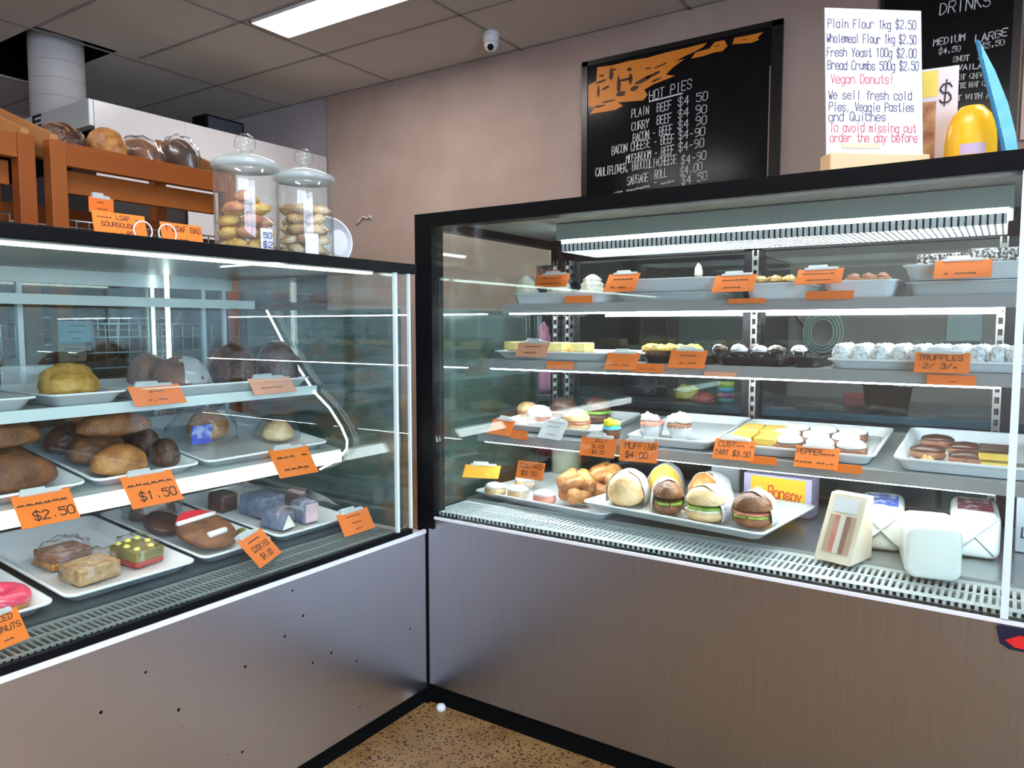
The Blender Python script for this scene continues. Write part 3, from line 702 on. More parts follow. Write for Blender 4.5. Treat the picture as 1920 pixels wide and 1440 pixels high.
for i, (px, py, w, yy, hh) in enumerate([(1754, 0, .085, .42, .055), (1862, 0, .11, .44, .064)]):
    o = MB().box(-w / 2, w / 2, -.035, .035, 0, hh).build('coconut_log', LAMING, None, bevel=.006, seg=3)
    tag(place(o, (xR(px, yy), yy, S1 + .0425), (0, 0, .1)), ['flat coconut covered chocolate log at the near end of its white tray', 'taller coconut covered chocolate log behind the wide ticket'][i], 'cake', 'coconut logs')
    # second layer gives the log its dark base
o = MB().box(-.05, .05, -.03, .03, 0, .066).build('coconut_log', LAMING, None, bevel=.006, seg=3); tag(place(o, (xR(1790, .54), .54, S1 + .0425), (0, 0, .05)), 'coconut covered chocolate log in the rear of the end tray', 'cake', 'coconut logs')

# middle shelf
trayR(922, 1178, .235, .28, S2, .024, 'white tray of pale yellow slices on the middle shelf', pyref=660, flare=.02)
for i, (px, yy) in enumerate([(975, .34), (1050, .34), (1093, .35)]):
    w = [.082, .05, .046][i]
    t = thing('yellow_slice', ['pale yellow iced slice behind its faded ticket', 'pale yellow iced slice in the middle of the tray', 'pale yellow iced slice at the free end of the row'][i], 'slice', (xR(px, yy), yy, S2 + .0072), group='pale yellow slices')
    MB().box(-w / 2, w / 2, -.03, .03, 0, .018).build('base', PALEB, t, bevel=.002)
    MB().box(-w / 2, w / 2, -.03, .03, .018, .042).build('icing', YCAKE, t, bevel=.004, seg=3)
o = trayR(1196, 1325, .245, .24, S2, .022, 'black tray of yellow topped tarts on the middle shelf', BLKT, pyref=680)
for i, (px, yy) in enumerate([(1238, .30), (1275, .30), (1222, .37), (1258, .37), (1300, .37)]):
    t = thing('custard_tart', ['yellow topped tart in front, near the plain ticket', 'yellow topped tart in front, by the bright ticket', 'yellow topped tart in the second row near the yellow slices', 'yellow topped tart in the middle of the second row', 'yellow topped tart in the second row near the cupcakes'][i], 'tart', (xR(px, yy), yy, S2 + .0072), group='yellow topped tarts')
    MB().lathe([(.020, 0), (.025, .018), (.026, .022), (.022, .022)], 22, fn=lambda a, r, z: 1 + .04 * math.cos(16 * a)).build('pastry_shell', CAKE, t, True)
    blob(.027, .027, .016, i, .2, 3).build('custard', YCUST, t, True, loc=(0, 0, .020))
trayR(1335, 1470, .245, .24, S2, .020, 'front black tray of small iced cupcakes', BLKT, pyref=690)
trayR(1478, 1535, .255, .30, S2, .024, 'narrow black tray at the end of the cupcakes', BLKT, pyref=690)
k = 0
for r_, yy in enumerate((.29, .345, .40)):
    for c_, px in enumerate((1350, 1385, 1420, 1455, 1500) if r_ else (1352, 1389, 1426, 1462)):
        t = thing('cupcake', 'small iced cupcake in the %s row of the black trays, %s from the tart side' % (['front', 'middle', 'rear'][r_], ['first', 'second', 'third', 'fourth', 'fifth'][c_]), 'cupcake', (xR(px, yy), yy, S2 + .0072), (0, 0, k), 'small iced cupcakes')
        MB().lathe([(.013, 0), (.018, .026)], 24, fn=lambda a, r, z: 1 + .05 * math.cos(12 * a)).build('paper_case', BLKT, t, True)
        m = blob(.018, .018, .013, k, .25, 3); m.build('icing', WICING if (k % 3) else CHOC, t, True, loc=(0, 0, .024)); k += 1
trayR(1548, 1960, .24, .30, S2, .022, 'long white tray of coconut truffles at the end of the middle shelf', pyref=690, flare=.016)
k = 0
for r_, yy in enumerate((.285, .335, .385)):
    for c_ in range(10):
        px = 1578 + c_ * 36.5 + r_ * 9
        if px > 1940: continue
        o = blob(.0185, .0185, .027, k, .10, 5, .8).build('coconut_truffle', COCO, None, True)
        tag(place(o, (xR(px, yy), yy, S2 + .0085), (0, 0, k)), 'white coconut truffle in the %s row, %s from the black trays' % (['front', 'middle', 'rear'][r_], ['first', 'second', 'third', 'fourth', 'fifth', 'sixth', 'seventh', 'eighth', 'ninth', 'tenth'][c_]), 'truffle', 'coconut truffles'); k += 1

# lowest shelf (tilted)
def z3(y): return S3 + (y - .20) * math.tan(T3)
def put3(o, px, y, dz=.0072, rz=0, cosx=None):
    place(o, (xR(px, y), y, z3(y) + dz), (T3, 0, rz)); return o
def tray3(px0, px1, yf, d, h, label, rz=0, flare=.016):
    return trayR(px0, px1, yf, d, z3(yf) + .0005, h, label, tilt=T3, rz=rz, flare=flare, pyref=840)
tray3(925, 1120, .235, .30, .022, 'white tray of ham buns at the corner end of the lowest shelf')
tray3(1172, 1332, .165 + .045, .36, .024, 'white tray of muffins on the lowest shelf, half empty')
tray3(1338, 1640, .215, .34, .024, 'white tray of yellow and chocolate slices on the lowest shelf')
tray3(1674, 1965, .205, .36, .028, 'large white tray of dark eclairs at the end of the lowest shelf')
def filled_bun(px, y, rx, ry, h, top, fill, label, name='filled_bun', group='filled buns on the lowest shelf', rz=0, dz=.0072):
    t = thing(name, label, 'bun', (0, 0, 0), group=group); put3(t, px, y, dz, rz)
    blob(rx, ry, h * .35, 1, .05, 3, .8).build('bottom_half', top, t, True)
    m = MB(); m.lathe([(.75, 0), (1.02, .25), (1.0, .7), (.7, 1)], 30, fn=lambda a, r, z: 1 + .07 * math.sin(5 * a) + .04 * math.sin(11 * a + 1))
    m.v = [(x * rx, yy * ry, h * .42 + z * h * .2) for x, yy, z in m.v]; m.build('filling', fill, t, True)
    blob(rx, ry, h * .55, 2, .05, 3, .2).build('top_half', top, t, True, loc=(0, 0, h * .52))
    return t
filled_bun(1012, .30, .040, .034, .055, WICING, HAM, 'pale ham filled bun nearest the corner on the lowest shelf')
filled_bun(1083, .29, .040, .034, .052, PALEB, HAM, 'pale filled bun beside the bright cupcake')
filled_bun(1058, .40, .042, .036, .062, DARKB, HAM, 'dark filled bun behind the pale ham bun')
filled_bun(1120, .42, .044, .036, .066, DARKB, LETT, 'dark filled bun behind the bright cupcake')
filled_bun(990, .40, .036, .03, .045, PALEB, HAM, 'pale filled bun at the rear corner of its tray')
def muffin(px, y, label, case, cake, tops, name='muffin', s=1.0, z=None):
    t = thing(name, label, 'muffin' if name == 'muffin' else 'cupcake', group='muffins on the lowest shelf'); put3(t, px, y, .0105)
    MB().lathe([(.022 * s, 0), (.031 * s, .036 * s)], 36, fn=lambda a, r, z: 1 + .04 * math.cos(18 * a)).build('paper_case', case, t, True)
    blob(.032 * s, .032 * s, .014 * s, 5, .1).build('crumb', cake, t, True, loc=(0, 0, .030 * s))
    for i, (c, dx, dy, q) in enumerate(tops):
        blob(.019 * s * q, .019 * s * q, .017 * s * q, i + 3, .3, 3).build('topping', c, t, True, loc=(dx * s, dy * s, .042 * s))
    return t
muffin(1150, .225, 'bright yellow and blue iced cupcake behind its ticket', CAKE, pm('blue_icing', (.08, .5, .75), .4), [(pm('bright_yellow', (.9, .72, .02), .4), -.004, -.004, 1.2), (pm('lime_icing', (.6, .75, .1), .4), .010, .008, .9)], 'cupcake', .78)
muffin(1226, .288, 'muffin with pink fruit and lime topping in a white case', PAPER, HAM, [(CREAM, -.008, -.006, 1), (PINKP, .01, -.008, .8), (LETT, 0, .01, .6)])
muffin(1278, .287, 'cream topped muffin in a white case', PAPER, CAKE, [(CREAM, -.012, -.006, 1), (CREAM, .012, -.004, 1), (WICING, 0, .012, 1.1)])
for i, (px, yy) in enumerate([(1400, .287), (1449, .287), (1416, .378), (1458, .378)]):
    t = thing('vanilla_slice', ['yellow topped slice behind the custard ticket', 'yellow topped slice in front beside the chocolate slices', 'yellow topped slice in the rear near the empty tray', 'yellow topped slice in the rear beside the iced chocolate'][i], 'slice', group='yellow topped slices'); put3(t, px, yy)
    MB().box(-.026, .026, -.042, .042, 0, .015).build('pastry_base', PALEB, t, bevel=.002)
    MB().box(-.026, .026, -.042, .042, .015, .032).build('custard', YCUST, t, bevel=.003)
for i, (px, yy) in enumerate([(1487, .278), (1545, .276), (1605, .274), (1482, .352), (1537, .352), (1594, .352), (1500, .43), (1552, .43), (1607, .43)]):
    t = thing('iced_chocolate_slice', 'white iced chocolate slice, %s row, %s from the yellow slices' % (['front', 'middle', 'rear'][i // 3], ['first', 'second', 'third'][i % 3]), 'slice', group='white iced chocolate slices'); put3(t, px, yy)
    MB().box(-.030, .030, -.034, .034, 0, .022).build('cake_base', CAKE, t, bevel=.003)
    o = blob(.031, .034, .012, i, .08, 3, .3, pw=.45).build('icing', WICING, t, True, loc=(0, 0, .021))
for i, (px, yy, l) in enumerate([(1750, .315, 'dark glazed eclair at the near corner of the big white tray'), (1822, .375, 'dark glazed eclair behind the yellow crumb'), (1826, .285, 'dark glazed eclair beside the layered yellow slice'), (1768, .44, 'dark glazed eclair in the rear of the big white tray')]):
    t = thing('eclair', l, 'eclair', group='dark eclairs'); put3(t, px, yy, rz=.1)
    m = blob(.036, .022, .020, i, .06, 3, .5); m.build('pastry', CAKE, t, True)
    blob(.035, .020, .013, i, .06, 3, .2).build('glaze', CHOC, t, True, loc=(0, 0, .017))
t = thing('layer_slice', 'tall layered yellow slice with dark top on the big white tray', 'slice'); put3(t, 1880, .30)
m = MB(); m.box(-.03, .03, -.03, .03, 0, .014); m.box(-.03, .03, -.03, .03, .0185, .034); m.build('sponge', YCUST, t, bevel=.002)
MB().box(-.0295, .0295, -.0295, .0295, .014, .0185).build('filling', OLIVE, t)
MB().box(-.031, .031, -.031, .031, .034, .042).build('topping', CHOC, t, bevel=.003)
t = blob(.014, .011, .014, 4, .3, 4).build('crumb_cluster', NUTS, None, True); tag(put3(t, 1750, .262), 'small golden nut cluster in front of the eclairs', 'nut cluster')

# bottom deck
o = tray_mesh(.45, .36, .022, .02).build('tray', WHITE, None, True)
tag(place(o, (.268, .335, DK + .0015), (0, 0, math.radians(-6))), 'white tray of custard buns and pretzels on the bottom deck', 'tray', GT)
o = tray_mesh(.485, .35, .022, .022).build('tray', WHITE, None, True)
tag(place(o, (.665, .285, DK + .0262), (0, 0, math.radians(-7))), 'white tray of paper wrapped rolls on the bottom deck', 'tray', GT)
ZD = DK + .0085
for i, (px, yy, lab) in enumerate([(928, .200, 'white iced bun under the amber ticket'), (972, .205, 'white iced bun in front of the custard ticket'), (1022, .195, 'pink edged white bun right of the custard ticket'), (985, .33, 'white iced bun at the rear of the bottom tray')]):
    t = thing('iced_bun', lab, 'bun', (xR(px, yy), yy, ZD), (0, 0, -.1), 'iced buns on the bottom tray')
    blob(.034, .030, .026, i, .06, 3, .6).build('bun', PALEB if i != 2 else HAM, t, True)
    blob(.032, .028, .014, i + 3, .06, 3, .2).build('icing', WICING, t, True, loc=(0, 0, .025))
def pretzel(px, yy, s, label, rz, mat):
    t = thing('pretzel', label, 'pastry', (xR(px, yy), yy, ZD), (0, 0, 0), 'golden knotted pastries')
    # plump plaited ring standing tilted on its neighbour
    Mt = Matrix.Translation((0, 0, .058 * s)) @ Matrix.Rotation(rz, 4, 'Z') @ Matrix.Rotation(math.radians(58), 4, 'X')
    m = MB(); pa = []
    for k in range(60):
        a = 2 * PI * k / 60
        pa.append(Mt @ Vector((math.cos(a) * .036 * s, math.sin(a) * .034 * s, .010 * s * math.sin(3 * a))))
    m.tube(pa, lambda u: .0235 * s * (1 + .14 * math.sin(u * 2 * PI * 7)), 14, True); m.build('plait', mat, t, True)
    m = MB(); m.tube([Mt @ Vector((x * s, y * s, z * s)) for x, y, z in ((-.03, -.02, .012), (-.01, -.002, .02), (.012, .006, .02), (.03, .02, .012))], .017 * s, 12); m.build('cross_strand', mat, t, True)
    return t
pretzel(1083, .235, .92, 'golden knotted pastry in front, beside the white roll', .3, GOLD)
pretzel(1137, .33, .98, 'golden knotted pastry behind, under the muffins ticket', -.4, GOLD)
def wrapped(px, yy, rx, ry, h, bun, label, fills, lean=12, rz=0, wrapdir=1, dz=0):
    t = thing('bread_roll', label, 'roll', (xR(px, yy), yy, DK + .0335 + dz), (0, 0, rz), 'paper wrapped rolls')
    if fills:
        blob(rx, ry, h * .34, 1, .05, 3, .8).build('bottom_half', bun, t, True)
        for i, f in enumerate(fills):
            m = MB(); z0 = h * (.36 + .09 * i)
            m.lathe([(.72, 0), (.98, .3), (.96, .7), (.7, 1)], 36, fn=lambda a, r, z, i=i: 1 + .06 * math.sin((5 + i) * a + i) + .05 * math.sin((13 + 2 * i) * a))
            m.v = [(x * rx, y_ * ry, z0 + z * h * .12) for x, y_, z in m.v]; m.build('filling', f, t, True)
        blob(rx, ry, h * .5, 2, .05, 3, .2).build('top_half', bun, t, True, loc=(0, 0, h * .56))
    else:
        blob(rx, ry, h * .8, 2, .04, 3, .5).build('bun', bun, t, True)
    # paper sleeve open to the front
    R_ = []; hb = h * (.80 + .28) if not fills else h * 1.07; 
    for i in range(10):
        u = i / 9; yy_ = -.22 + u * 1.62; y_ = yy_ * ry
        k = (1.06 - .16 * max(0, yy_ - .5) ** 1.5) * (1.03 if i == 0 else 1)
        R_.append([(math.cos(PI * (1.08 - 1.16 * j / 22)) * rx * k * (1 + .015 * math.sin(j * 2.1 + i)), y_ + .003 * math.sin(j * 1.3), max(.001, (.30 + .76 * math.sin(PI * (1.08 - 1.16 * j / 22)) * k) * hb)) for j in range(23)])
    m = MB(); m.rings(R_, False, True, False); o = m.build('paper_sleeve', PAPER, t, True)
    sd = o.modifiers.new('thick', 'SOLIDIFY'); sd.thickness = .0012
    return t
wrapped(1178, .215, .049, .050, .078, PALEB, 'plain pale roll in white paper at the near end of the deck tray', [], rz=.15)
wrapped(1258, .205, .038, .050, .072, CRUST, 'brown seeded roll in white paper behind a green leaf', [LETT], rz=.5)
wrapped(1330, .178, .049, .046, .073, PALEB, 'pale roll with cheese and ham filling in white paper', [CREAM, LETT], rz=-.25)
wrapped(1420, .185, .045, .045, .072, CRUST, 'brown roll with lettuce filling in white paper at the tray end', [LETT, HAM], rz=-.05)
wrapped(1252, .350, .045, .05, .078, YCUST, 'yellow topped roll in white paper behind the brown roll', [], rz=.2)
wrapped(1330, .325, .043, .05, .074, GOLD, 'golden roll in white paper in the rear of the tray', [], rz=-.2)

# boxes at the rear of the deck
a = at(1395, 955, 2, DK); b = at(1530, 972, 2, DK)
t = thing('drink_carton', 'yellow carton with red script lying at the back of the deck', 'carton', (a.x, .47, DK + .0013), (0, 0, math.radians(-3)))
cw = .178
MB().box(0, cw, 0, .075, 0, .104).build('carton', pm('lilac_card', (.50, .45, .68), .4), t, bevel=.002)
MB().box(.020, cw - .016, -.0015, .001, .014, .098).build('front_panel', pm('yellow_print', (.85, .52, .03), .4), t)
m = MB(); letter(m, 'Bonsoy', .068, .046, .030, .085, .004, -.0022, -.006, 4); m.build('lettering', pm('red_script', (.72, .09, .03), .5), t)
m = MB(); m.add([(.028 + .016 * math.cos(2 * PI * k / 14) + .012, -.002, .055 + .017 * math.sin(2 * PI * k / 14)) for k in range(14)], [tuple(range(14))]); m.build('picture', pm('pale_print', (.88, .72, .40), .5), t)
t = thing('plastic_tub', 'pale grey rectangular tub beside the yellow carton', 'tub', (.60, .575, DK + .0013))
MB().box(0, .085, 0, .06, 0, .112).build('tub', pm('tub_grey', (.40, .46, .48), .4), t, bevel=.004); MB().box(-.002, .087, -.002, .062, .104, .116).build('lid', pm('tub_lid', (.5, .56, .58), .4), t, bevel=.002)
t = thing('pickle_jar', 'glass jar of pale green contents behind the knotted pastries', 'jar', (xR(1062, .57), .575, DK + .0013))
MB().lathe([(.045, 0), (.05, .008), (.05, .13), (.042, .145)], 32).build('glass', CLEAR, t, True)
MB().lathe([(.045, .006), (.045, .09)], 28).build('contents', pm('green_contents', (.42, .46, .20), .5, 0, (.55, .56, .35), 30), t, True)
MB().lathe([(.046, .146), (.046, .160)], 28).build('lid', WPLAST, t, True)
# sandwich pack
t = thing('sandwich_pack', 'card sandwich wedge with window and white label on the deck', 'sandwich pack', tuple(at(1566, 1060, 2, DK) + Vector((.004, .060, .0013))), (0, 0, math.radians(-16)))
w, hh = .040, .135
kraft = pm('pale_card', (.74, .60, .44), .6, 0, (.80, .68, .53), 20)
prof = [(-.05, 0), (.05, 0), (.05, hh), (.022, hh)]
MB().rings([[(-w, y, z) for y, z in prof], [(w, y, z) for y, z in prof]]).build('wedge', kraft, t, bevel=.0015)
def wf_(u, z, off): # point on sloping face
    k = z / hh; return (u, -.05 + .072 * k - off, z + off * .5)
cols = [pm('sandwich_bread', (.52, .34, .22), .7), HAM, pm('sandwich_cream', (.80, .72, .62), .7), pm('sandwich_meat', (.28, .11, .08), .6), MATS['sandwich_bread']]
for i, c in enumerate(cols):
    u0 = -.028 + i * .0115; m = MB(); m.add([wf_(u0, .018, .0012), wf_(u0 + .0112, .018, .0012), wf_(u0 + .0112, .092, .0012), wf_(u0, .092, .0012)], [(0, 1, 2, 3)]); m.build('filling', c, t)
m = MB(); m.add([wf_(-.031, .015, .002), wf_(.031, .015, .002), wf_(.031, .095, .002), wf_(-.031, .095, .002)], [(0, 1, 2, 3)]); m.build('window_film', WRAP, t)
m = MB(); m.add([wf_(-.027, .098, .002), wf_(.027, .098, .002), wf_(.027, .128, .002), wf_(-.027, .128, .002)], [(0, 1, 2, 3)]); m.build('label', PAPER, t)
# milk bottles lying with their bases to the front
def bottle(c, w, l, label, band, rz, emb=True, flare=0):
    t = thing('milk_bottle', label, 'milk bottle', c, (0, 0, rz), 'milk bottles on the deck')
    h = w * 1.06; r = w * .2
    R_ = []
    for y, k, zo in ((0.0, .84, 0), (.002, .93, 0), (.007, .975, 0), (.016, 1, 0), (l * .7, 1, 0), (l * .82, .8, 0), (l * .93, .42, 0), (l * .95, .3, 0)):
        ww, hh_ = w * k / 2, h * k / 2
        ring = rrect(-ww, ww, -hh_, hh_, r * k, 0, 6); R_.append([(p[0], y, p[1] + h / 2) for p in ring])
    m = MB(); m.rings(R_, True, True); m.build('bottle', MILK, t, True)
    m = MB(); m.rings([[(p[0], y, p[1] + h / 2) for p in rrect(-w * .15, w * .15, -w * .15, w * .15, w * .14, 0, 6)] for y in (l * .95, l * 1.03)]); m.build('cap', pm('cap_' + band[0], band[1], .4), t, True)
    if emb:
        m = MB()
        for sx in (-1, 1): m.tube([(-w * .40 * sx, -.001, h / 2 + h * .40), (0, -.0025, h / 2), (w * .40 * sx, -.001, h / 2 - h * .40)], w * .026, 6)
        m.build('base_ridge', MILK, t, True)
    m = MB(); z = h + .0008
    m.box(-w * .36, w * .36, l * .10, l * .62, z - .0006, z); m.box(-w * .30, w * .30, l * .16, l * .3, z, z + .0005); o = m.build('label', pm('label_' + band[0], band[1], .5, 0, (.6, .6, .65), 55, thr=(.5, .6)), t)
    return t
bl = ('blue', (.03, .09, .40)); rd = ('maroon', (.20, .02, .04))
p = at(1650, 1034, 2, DK); bottle((p.x, p.y, DK + .0013), .092, .24, 'milk bottle with blue label lying behind the sandwich pack', bl, math.radians(6))
p = at(1742, 1094, 2, .5455); bottle((p.x + .006, p.y - .004, DK + .0013), .100, .20, 'plain white milk bottle lying closest to the front glass', ('white', (.75, .76, .75)), math.radians(10), False)
p = at(1838, 1050, 2, DK); bottle((p.x - .012, p.y, DK + .0013), .094, .24, 'milk bottle with maroon label and crossed base at the deck end', rd, math.radians(3))
t = thing('milk_carton', 'white carton with a red top band at the end glass', 'carton', (1.343, .42, DK + .0013))
MB().box(0, .07, 0, .07, 0, .16).build('carton', pm('carton_white', (.75, .77, .80), .4), t, bevel=.002); MB().box(-.001, .071, -.001, .071, .128, .163).build('band', pm('carton_red', (.4, .02, .02), .4), t)
m = MB(); letter(m, 'LU', .012, .035, .022, .03, .003, -.0014, 0, 4); m.build('lettering', INK, t)

# ================================================================== LEFT CASE FOOD
def onL(px, py, x, zf):  # point on the left case plane X = x at given pixel column
    p = at(px, py, 0, x); return Vector((x, p.y, zf(x)))
GL = 'food trays in the lower case'
def pL(px, py, zf):   # measured point on one of the tilted left case levels
    x = -.3
    for _ in range(12): p = at(px, py, 2, zf(x)); x = p.x
    return p.x, p.y
def yL(px, x): return at(px, 700, 0, x).y
def trayL(y0, y1, x0, x1, zf, tilt, h, label, mat=None, flare=.02, name='tray', dz=.0015):
    o = tray_mesh(x1 - x0, y1 - y0, h, flare).build(name, mat or WHITE, None, True)
    c = (x0 + x1) / 2
    tag(place(o, (c, (y0 + y1) / 2, zf(c) + dz), (0, tilt, 0)), label, 'tray', GL); return o
f2 = lambda x: .886
trayL(-.815, -.655, -.68, -.292, f2, 0, .026, 'white tray of the yellow pastry on the left case upper shelf')
trayL(-1.22, -.838, -.68, -.292, f2, 0, .026, 'white tray cut by the picture edge on the left case upper shelf')
trayL(-.640, -.138, -.68, -.292, f2, 0, .026, 'white tray of big dark loaves on the left case upper shelf')
def onshelf(o, x, y, zf, dz, tilt, rz=0): return place(o, (x, y, zf(x) + dz), (0, tilt, rz))
t = thing('savoury_pastry', 'golden folded pastry on a white tray in the left case', 'pastry', group=None); onshelf(t, -.392, -.735, f2, .009, 0, .05)
blob(.060, .058, .052, 2, .12, 3, .5).build('crust', pm('yellow_crust', (.40, .18, .02), .5, 0, (.66, .40, .09), 30, .7, 60), t, True)
blob(.064, .054, .018, 5, .2, 4, .4).build('filling', OATS, t, True)
t = thing('clear_plastic_box', 'clear plastic box front leaning behind the golden pastry', 'lid'); onshelf(t, -.56, -.735, f2, .012, 0)
MB().box(-.006, .0, -.062, .062, 0, .065).build('panel', CLEAR, t, bevel=.004)
for i, (x, y, rx, ry, h, mt, lab) in enumerate([(-.40, -.462, .066, .066, .075, CRUST, 'brown loaf in a torn white bag on the upper shelf'), (-.395, -.318, .070, .060, .100, DARKB, 'big round dark loaf beside the white bag'), (-.358, -.205, .060, .046, .108, DARKB, 'big round dark loaf nearest the corner'), (-.55, -.46, .05, .08, .08, CRUST, 'brown loaf behind the white bag and the dark loaves')]):
    t = thing('round_loaf', lab, 'loaf', group='loaves on the upper shelf'); onshelf(t, x, y, f2, .009, 0, i * .3)
    blob(rx, ry, h * .86, i, .05, 2.5, .3).build('crust', mt, t, True)
    if i == 0:
        R_ = blob(rx * 1.04, ry * 1.04, h * .9, i, .12, 3, .3); R_.f = [f for f in R_.f if len(f) == 4 and all(R_.v[k][0] > .02 and R_.v[k][1] > -.03 for k in f)]
        R_.build('bag', glass('white_bag', (.85, .85, .85), .1, .2, .35), t, True)
    if i in (1, 2):
        blob(rx * .9, ry * .9, .02, i + 6, .05, 3, 1).build('pale_base', GOLD, t, True)
# lit shelf: trays of long brown rolls
trayL(-1.25, -.79, -.66, -.215, s3L, TS, .022, 'white tray of rolls cut by the picture edge on the lit shelf')
trayL(-.778, -.536, -.66, -.215, s3L, TS, .022, 'white tray heaped with brown rolls on the lit shelf')
trayL(-.524, -.150, -.66, -.215, s3L, TS, .022, 'white tray with a bagged loaf on the lit shelf')
k = 0
names = ['long brown roll at the front near the picture edge', 'long brown roll leaning behind the two fifty ticket', 'plump brown roll at the centre of the heap', 'brown roll above the one fifty ticket', 'pale split roll in the front of the heap', 'dark roll on the corner side of the heap', 'dark roll with a pale edge nearest the bagged loaf', 'brown roll in the rear of the heap', 'golden roll on top of the heap in the rear', 'brown roll at the rear near the picture edge', 'brown roll lying low beside the first tray', 'dark brown roll under the golden one']
for i, (x, y, rx, ry, h, mt, rz, up) in enumerate([(-.285, -.905, .045, .088, .050, CRUST, 0, 0), (-.385, -.905, .045, .088, .050, CRUST, 0, 0), (-.325, -.675, .045, .082, .036, CRUST, 0, .073), (-.376, -.690, .045, .064, .050, CRUST, 0, 0), (-.278, -.694, .043, .060, .046, GOLD, .0, 0),
        (-.372, -.584, .043, .034, .050, DARKB, 0, 0), (-.280, -.590, .042, .031, .046, DARKB, 0, 0), (-.474, -.694, .044, .062, .050, DARKB, 0, 0), (-.430, -.645, .045, .070, .034, GOLD, 0, .073), (-.335, -.905, .045, .085, .036, CRUST, 0, .073), (-.488, -.905, .045, .088, .050, CRUST, 0, 0), (-.472, -.586, .043, .033, .050, DARKB, 0, 0)]):
    o = blob(rx, ry, h, i, .045, 2.2, .4).build('bread_roll', mt, None, True)
    tag(onshelf(o, x, y, s3L, .0085 + up, TS, rz), names[i], 'roll', 'brown rolls on the lit shelf')
t = thing('bagged_loaf', 'loaf in a clear bag with a blue label on the lit shelf', 'bagged bread'); onshelf(t, -.41, -.405, s3L, .0085, TS, 0)
blob(.05, .055, .055, 3, .06, 3, .4).build('loaf', GOLD, t, True, loc=(-.02, .03, .003))
blob(.075, .095, .072, 4, .12, 3, .3).build('bag', WRAP, t, True)
MB().box(.066, .0685, -.075, -.02, .018, .066).build('label', pm('blue_label', (.04, .06, .45), .4, 0, (.3, .35, .6), 50, thr=(.5, .6)), t)
t = thing('bagged_loaf', 'clear bag of pale slices near the corner of the lit shelf', 'bagged bread'); onshelf(t, -.33, -.232, s3L, .0085, TS, 0)
blob(.040, .045, .04, 7, .06, 3, .4).build('loaf', PALEB, t, True, loc=(0, 0, .002)); blob(.058, .060, .052, 6, .12, 3, .3).build('bag', WRAP, t, True)
# deck trays
trayL(-1.25, -.897, -.58, -.135, dkL, TD, .022, 'white tray of the pink iced donut on the left deck')
trayL(-.878, -.607, -.58, -.135, dkL, TD, .022, 'white tray of wrapped slices on the left deck')
trayL(-.592, -.405, -.58, -.135, dkL, TD, .022, 'white tray of wrapped iced biscuits on the left deck')
trayL(-.390, -.150, -.58, -.135, dkL, TD, .022, 'white tray of blue grey cakes near the corner on the left deck')
def donut(x, y, label, rz=0):
    t = thing('iced_donut', label, 'donut', group='pink iced donuts'); onshelf(t, x, y, dkL, .0085, TD, rz)
    def ring(r, z0, sq, a0=0, a1=2 * PI): return [(r * math.cos(a), r * math.sin(a), z0) for a in [2 * PI * k / 30 for k in range(30)]]
    m = MB(); m.tube(ring(.032, .018, 1), .020, 14, True); m.v = [(x_, y_, max(0, z * .9)) for x_, y_, z in m.v]; m.build('dough', GOLD, t, True)
    m = MB(); m.tube(ring(.032, .020, 1), .0208, 14, True); m.v = [(x_, y_, max(.018 + .004 * math.sin(9 * math.atan2(y_, x_)), z * .92)) for x_, y_, z in m.v]; m.build('icing', PINKI, t, True)
donut(-.205, -.965, 'pink iced donut at the picture edge on the left deck'); donut(-.33, -1.03, 'pink iced donut behind the first, cut by the picture edge')
def wrapbag(par, rx, ry, h, seed): return blob(rx, ry, h, seed, .22, 4, .25, pw=.6).build('cling_wrap', WRAP, par, True)
def bar(name, label, x, y, w, l, h, mats, cat, rz=0, up=0, group=None, wrap=True):
    t = thing(name, label, cat, group=group); onshelf(t, x, y, dkL, .0085 + up, TD, rz)
    z = 0
    for i, (pn, mt, hh_) in enumerate(mats):
        MB().box(-w / 2, w / 2, -l / 2, l / 2, z, z + hh_).build(pn, mt, t, bevel=.003); z += hh_
    if wrap: wrapbag(t, w * .66, l * .64, z + .01, int(abs(x * 100)))
    return t
bar('cookie_slice', 'wrapped chocolate crumble slice at the back of its tray', -.345, -.785, .070, .085, .03, [('base', GOLD, .016), ('crumble', CAKE, .018)], 'slice', .1, group='wrapped slices')
bar('cookie_slice', 'wrapped pale oat slice in front on its tray', -.235, -.785, .070, .088, .03, [('oat_base', OATS, .034)], 'slice', .1, group='wrapped slices')
t = bar('cookie_slice', 'wrapped olive iced slice with yellow dots and red base', -.255, -.675, .085, .070, .03, [('base', REDJ, .012), ('icing', OLIVE, .024)], 'slice', .15, group='wrapped slices')
for i, (dx, dy) in enumerate([(-.03, -.024), (-.03, .0), (-.03, .024), (0, -.026), (0, .026), (.03, -.024), (.03, 0.01)]):
    blob(.007, .007, .006, i, .05, 3, .3).build('yellow_dot', pm('yellow_dots', (.85, .72, .12), .4), t, True, loc=(dx, dy, .036))
def biscuit(label, x, y, r, mt, tilt2, rz, extra=None, up=0.0):
    t = thing('iced_biscuit', label, 'biscuit', group='wrapped iced biscuits'); place(t, (x, y, dkL(x) + .006 + up), (0, TD + tilt2, rz))
    m = MB(); m.lathe([(r * .96, 0), (r, .004), (r, .012), (r * .95, .016)], 36, fn=lambda a, rr_, z: 1 + .02 * math.sin(3 * a)); m.build('biscuit', mt, t, True)
    if extra: extra(t, r)
    return t
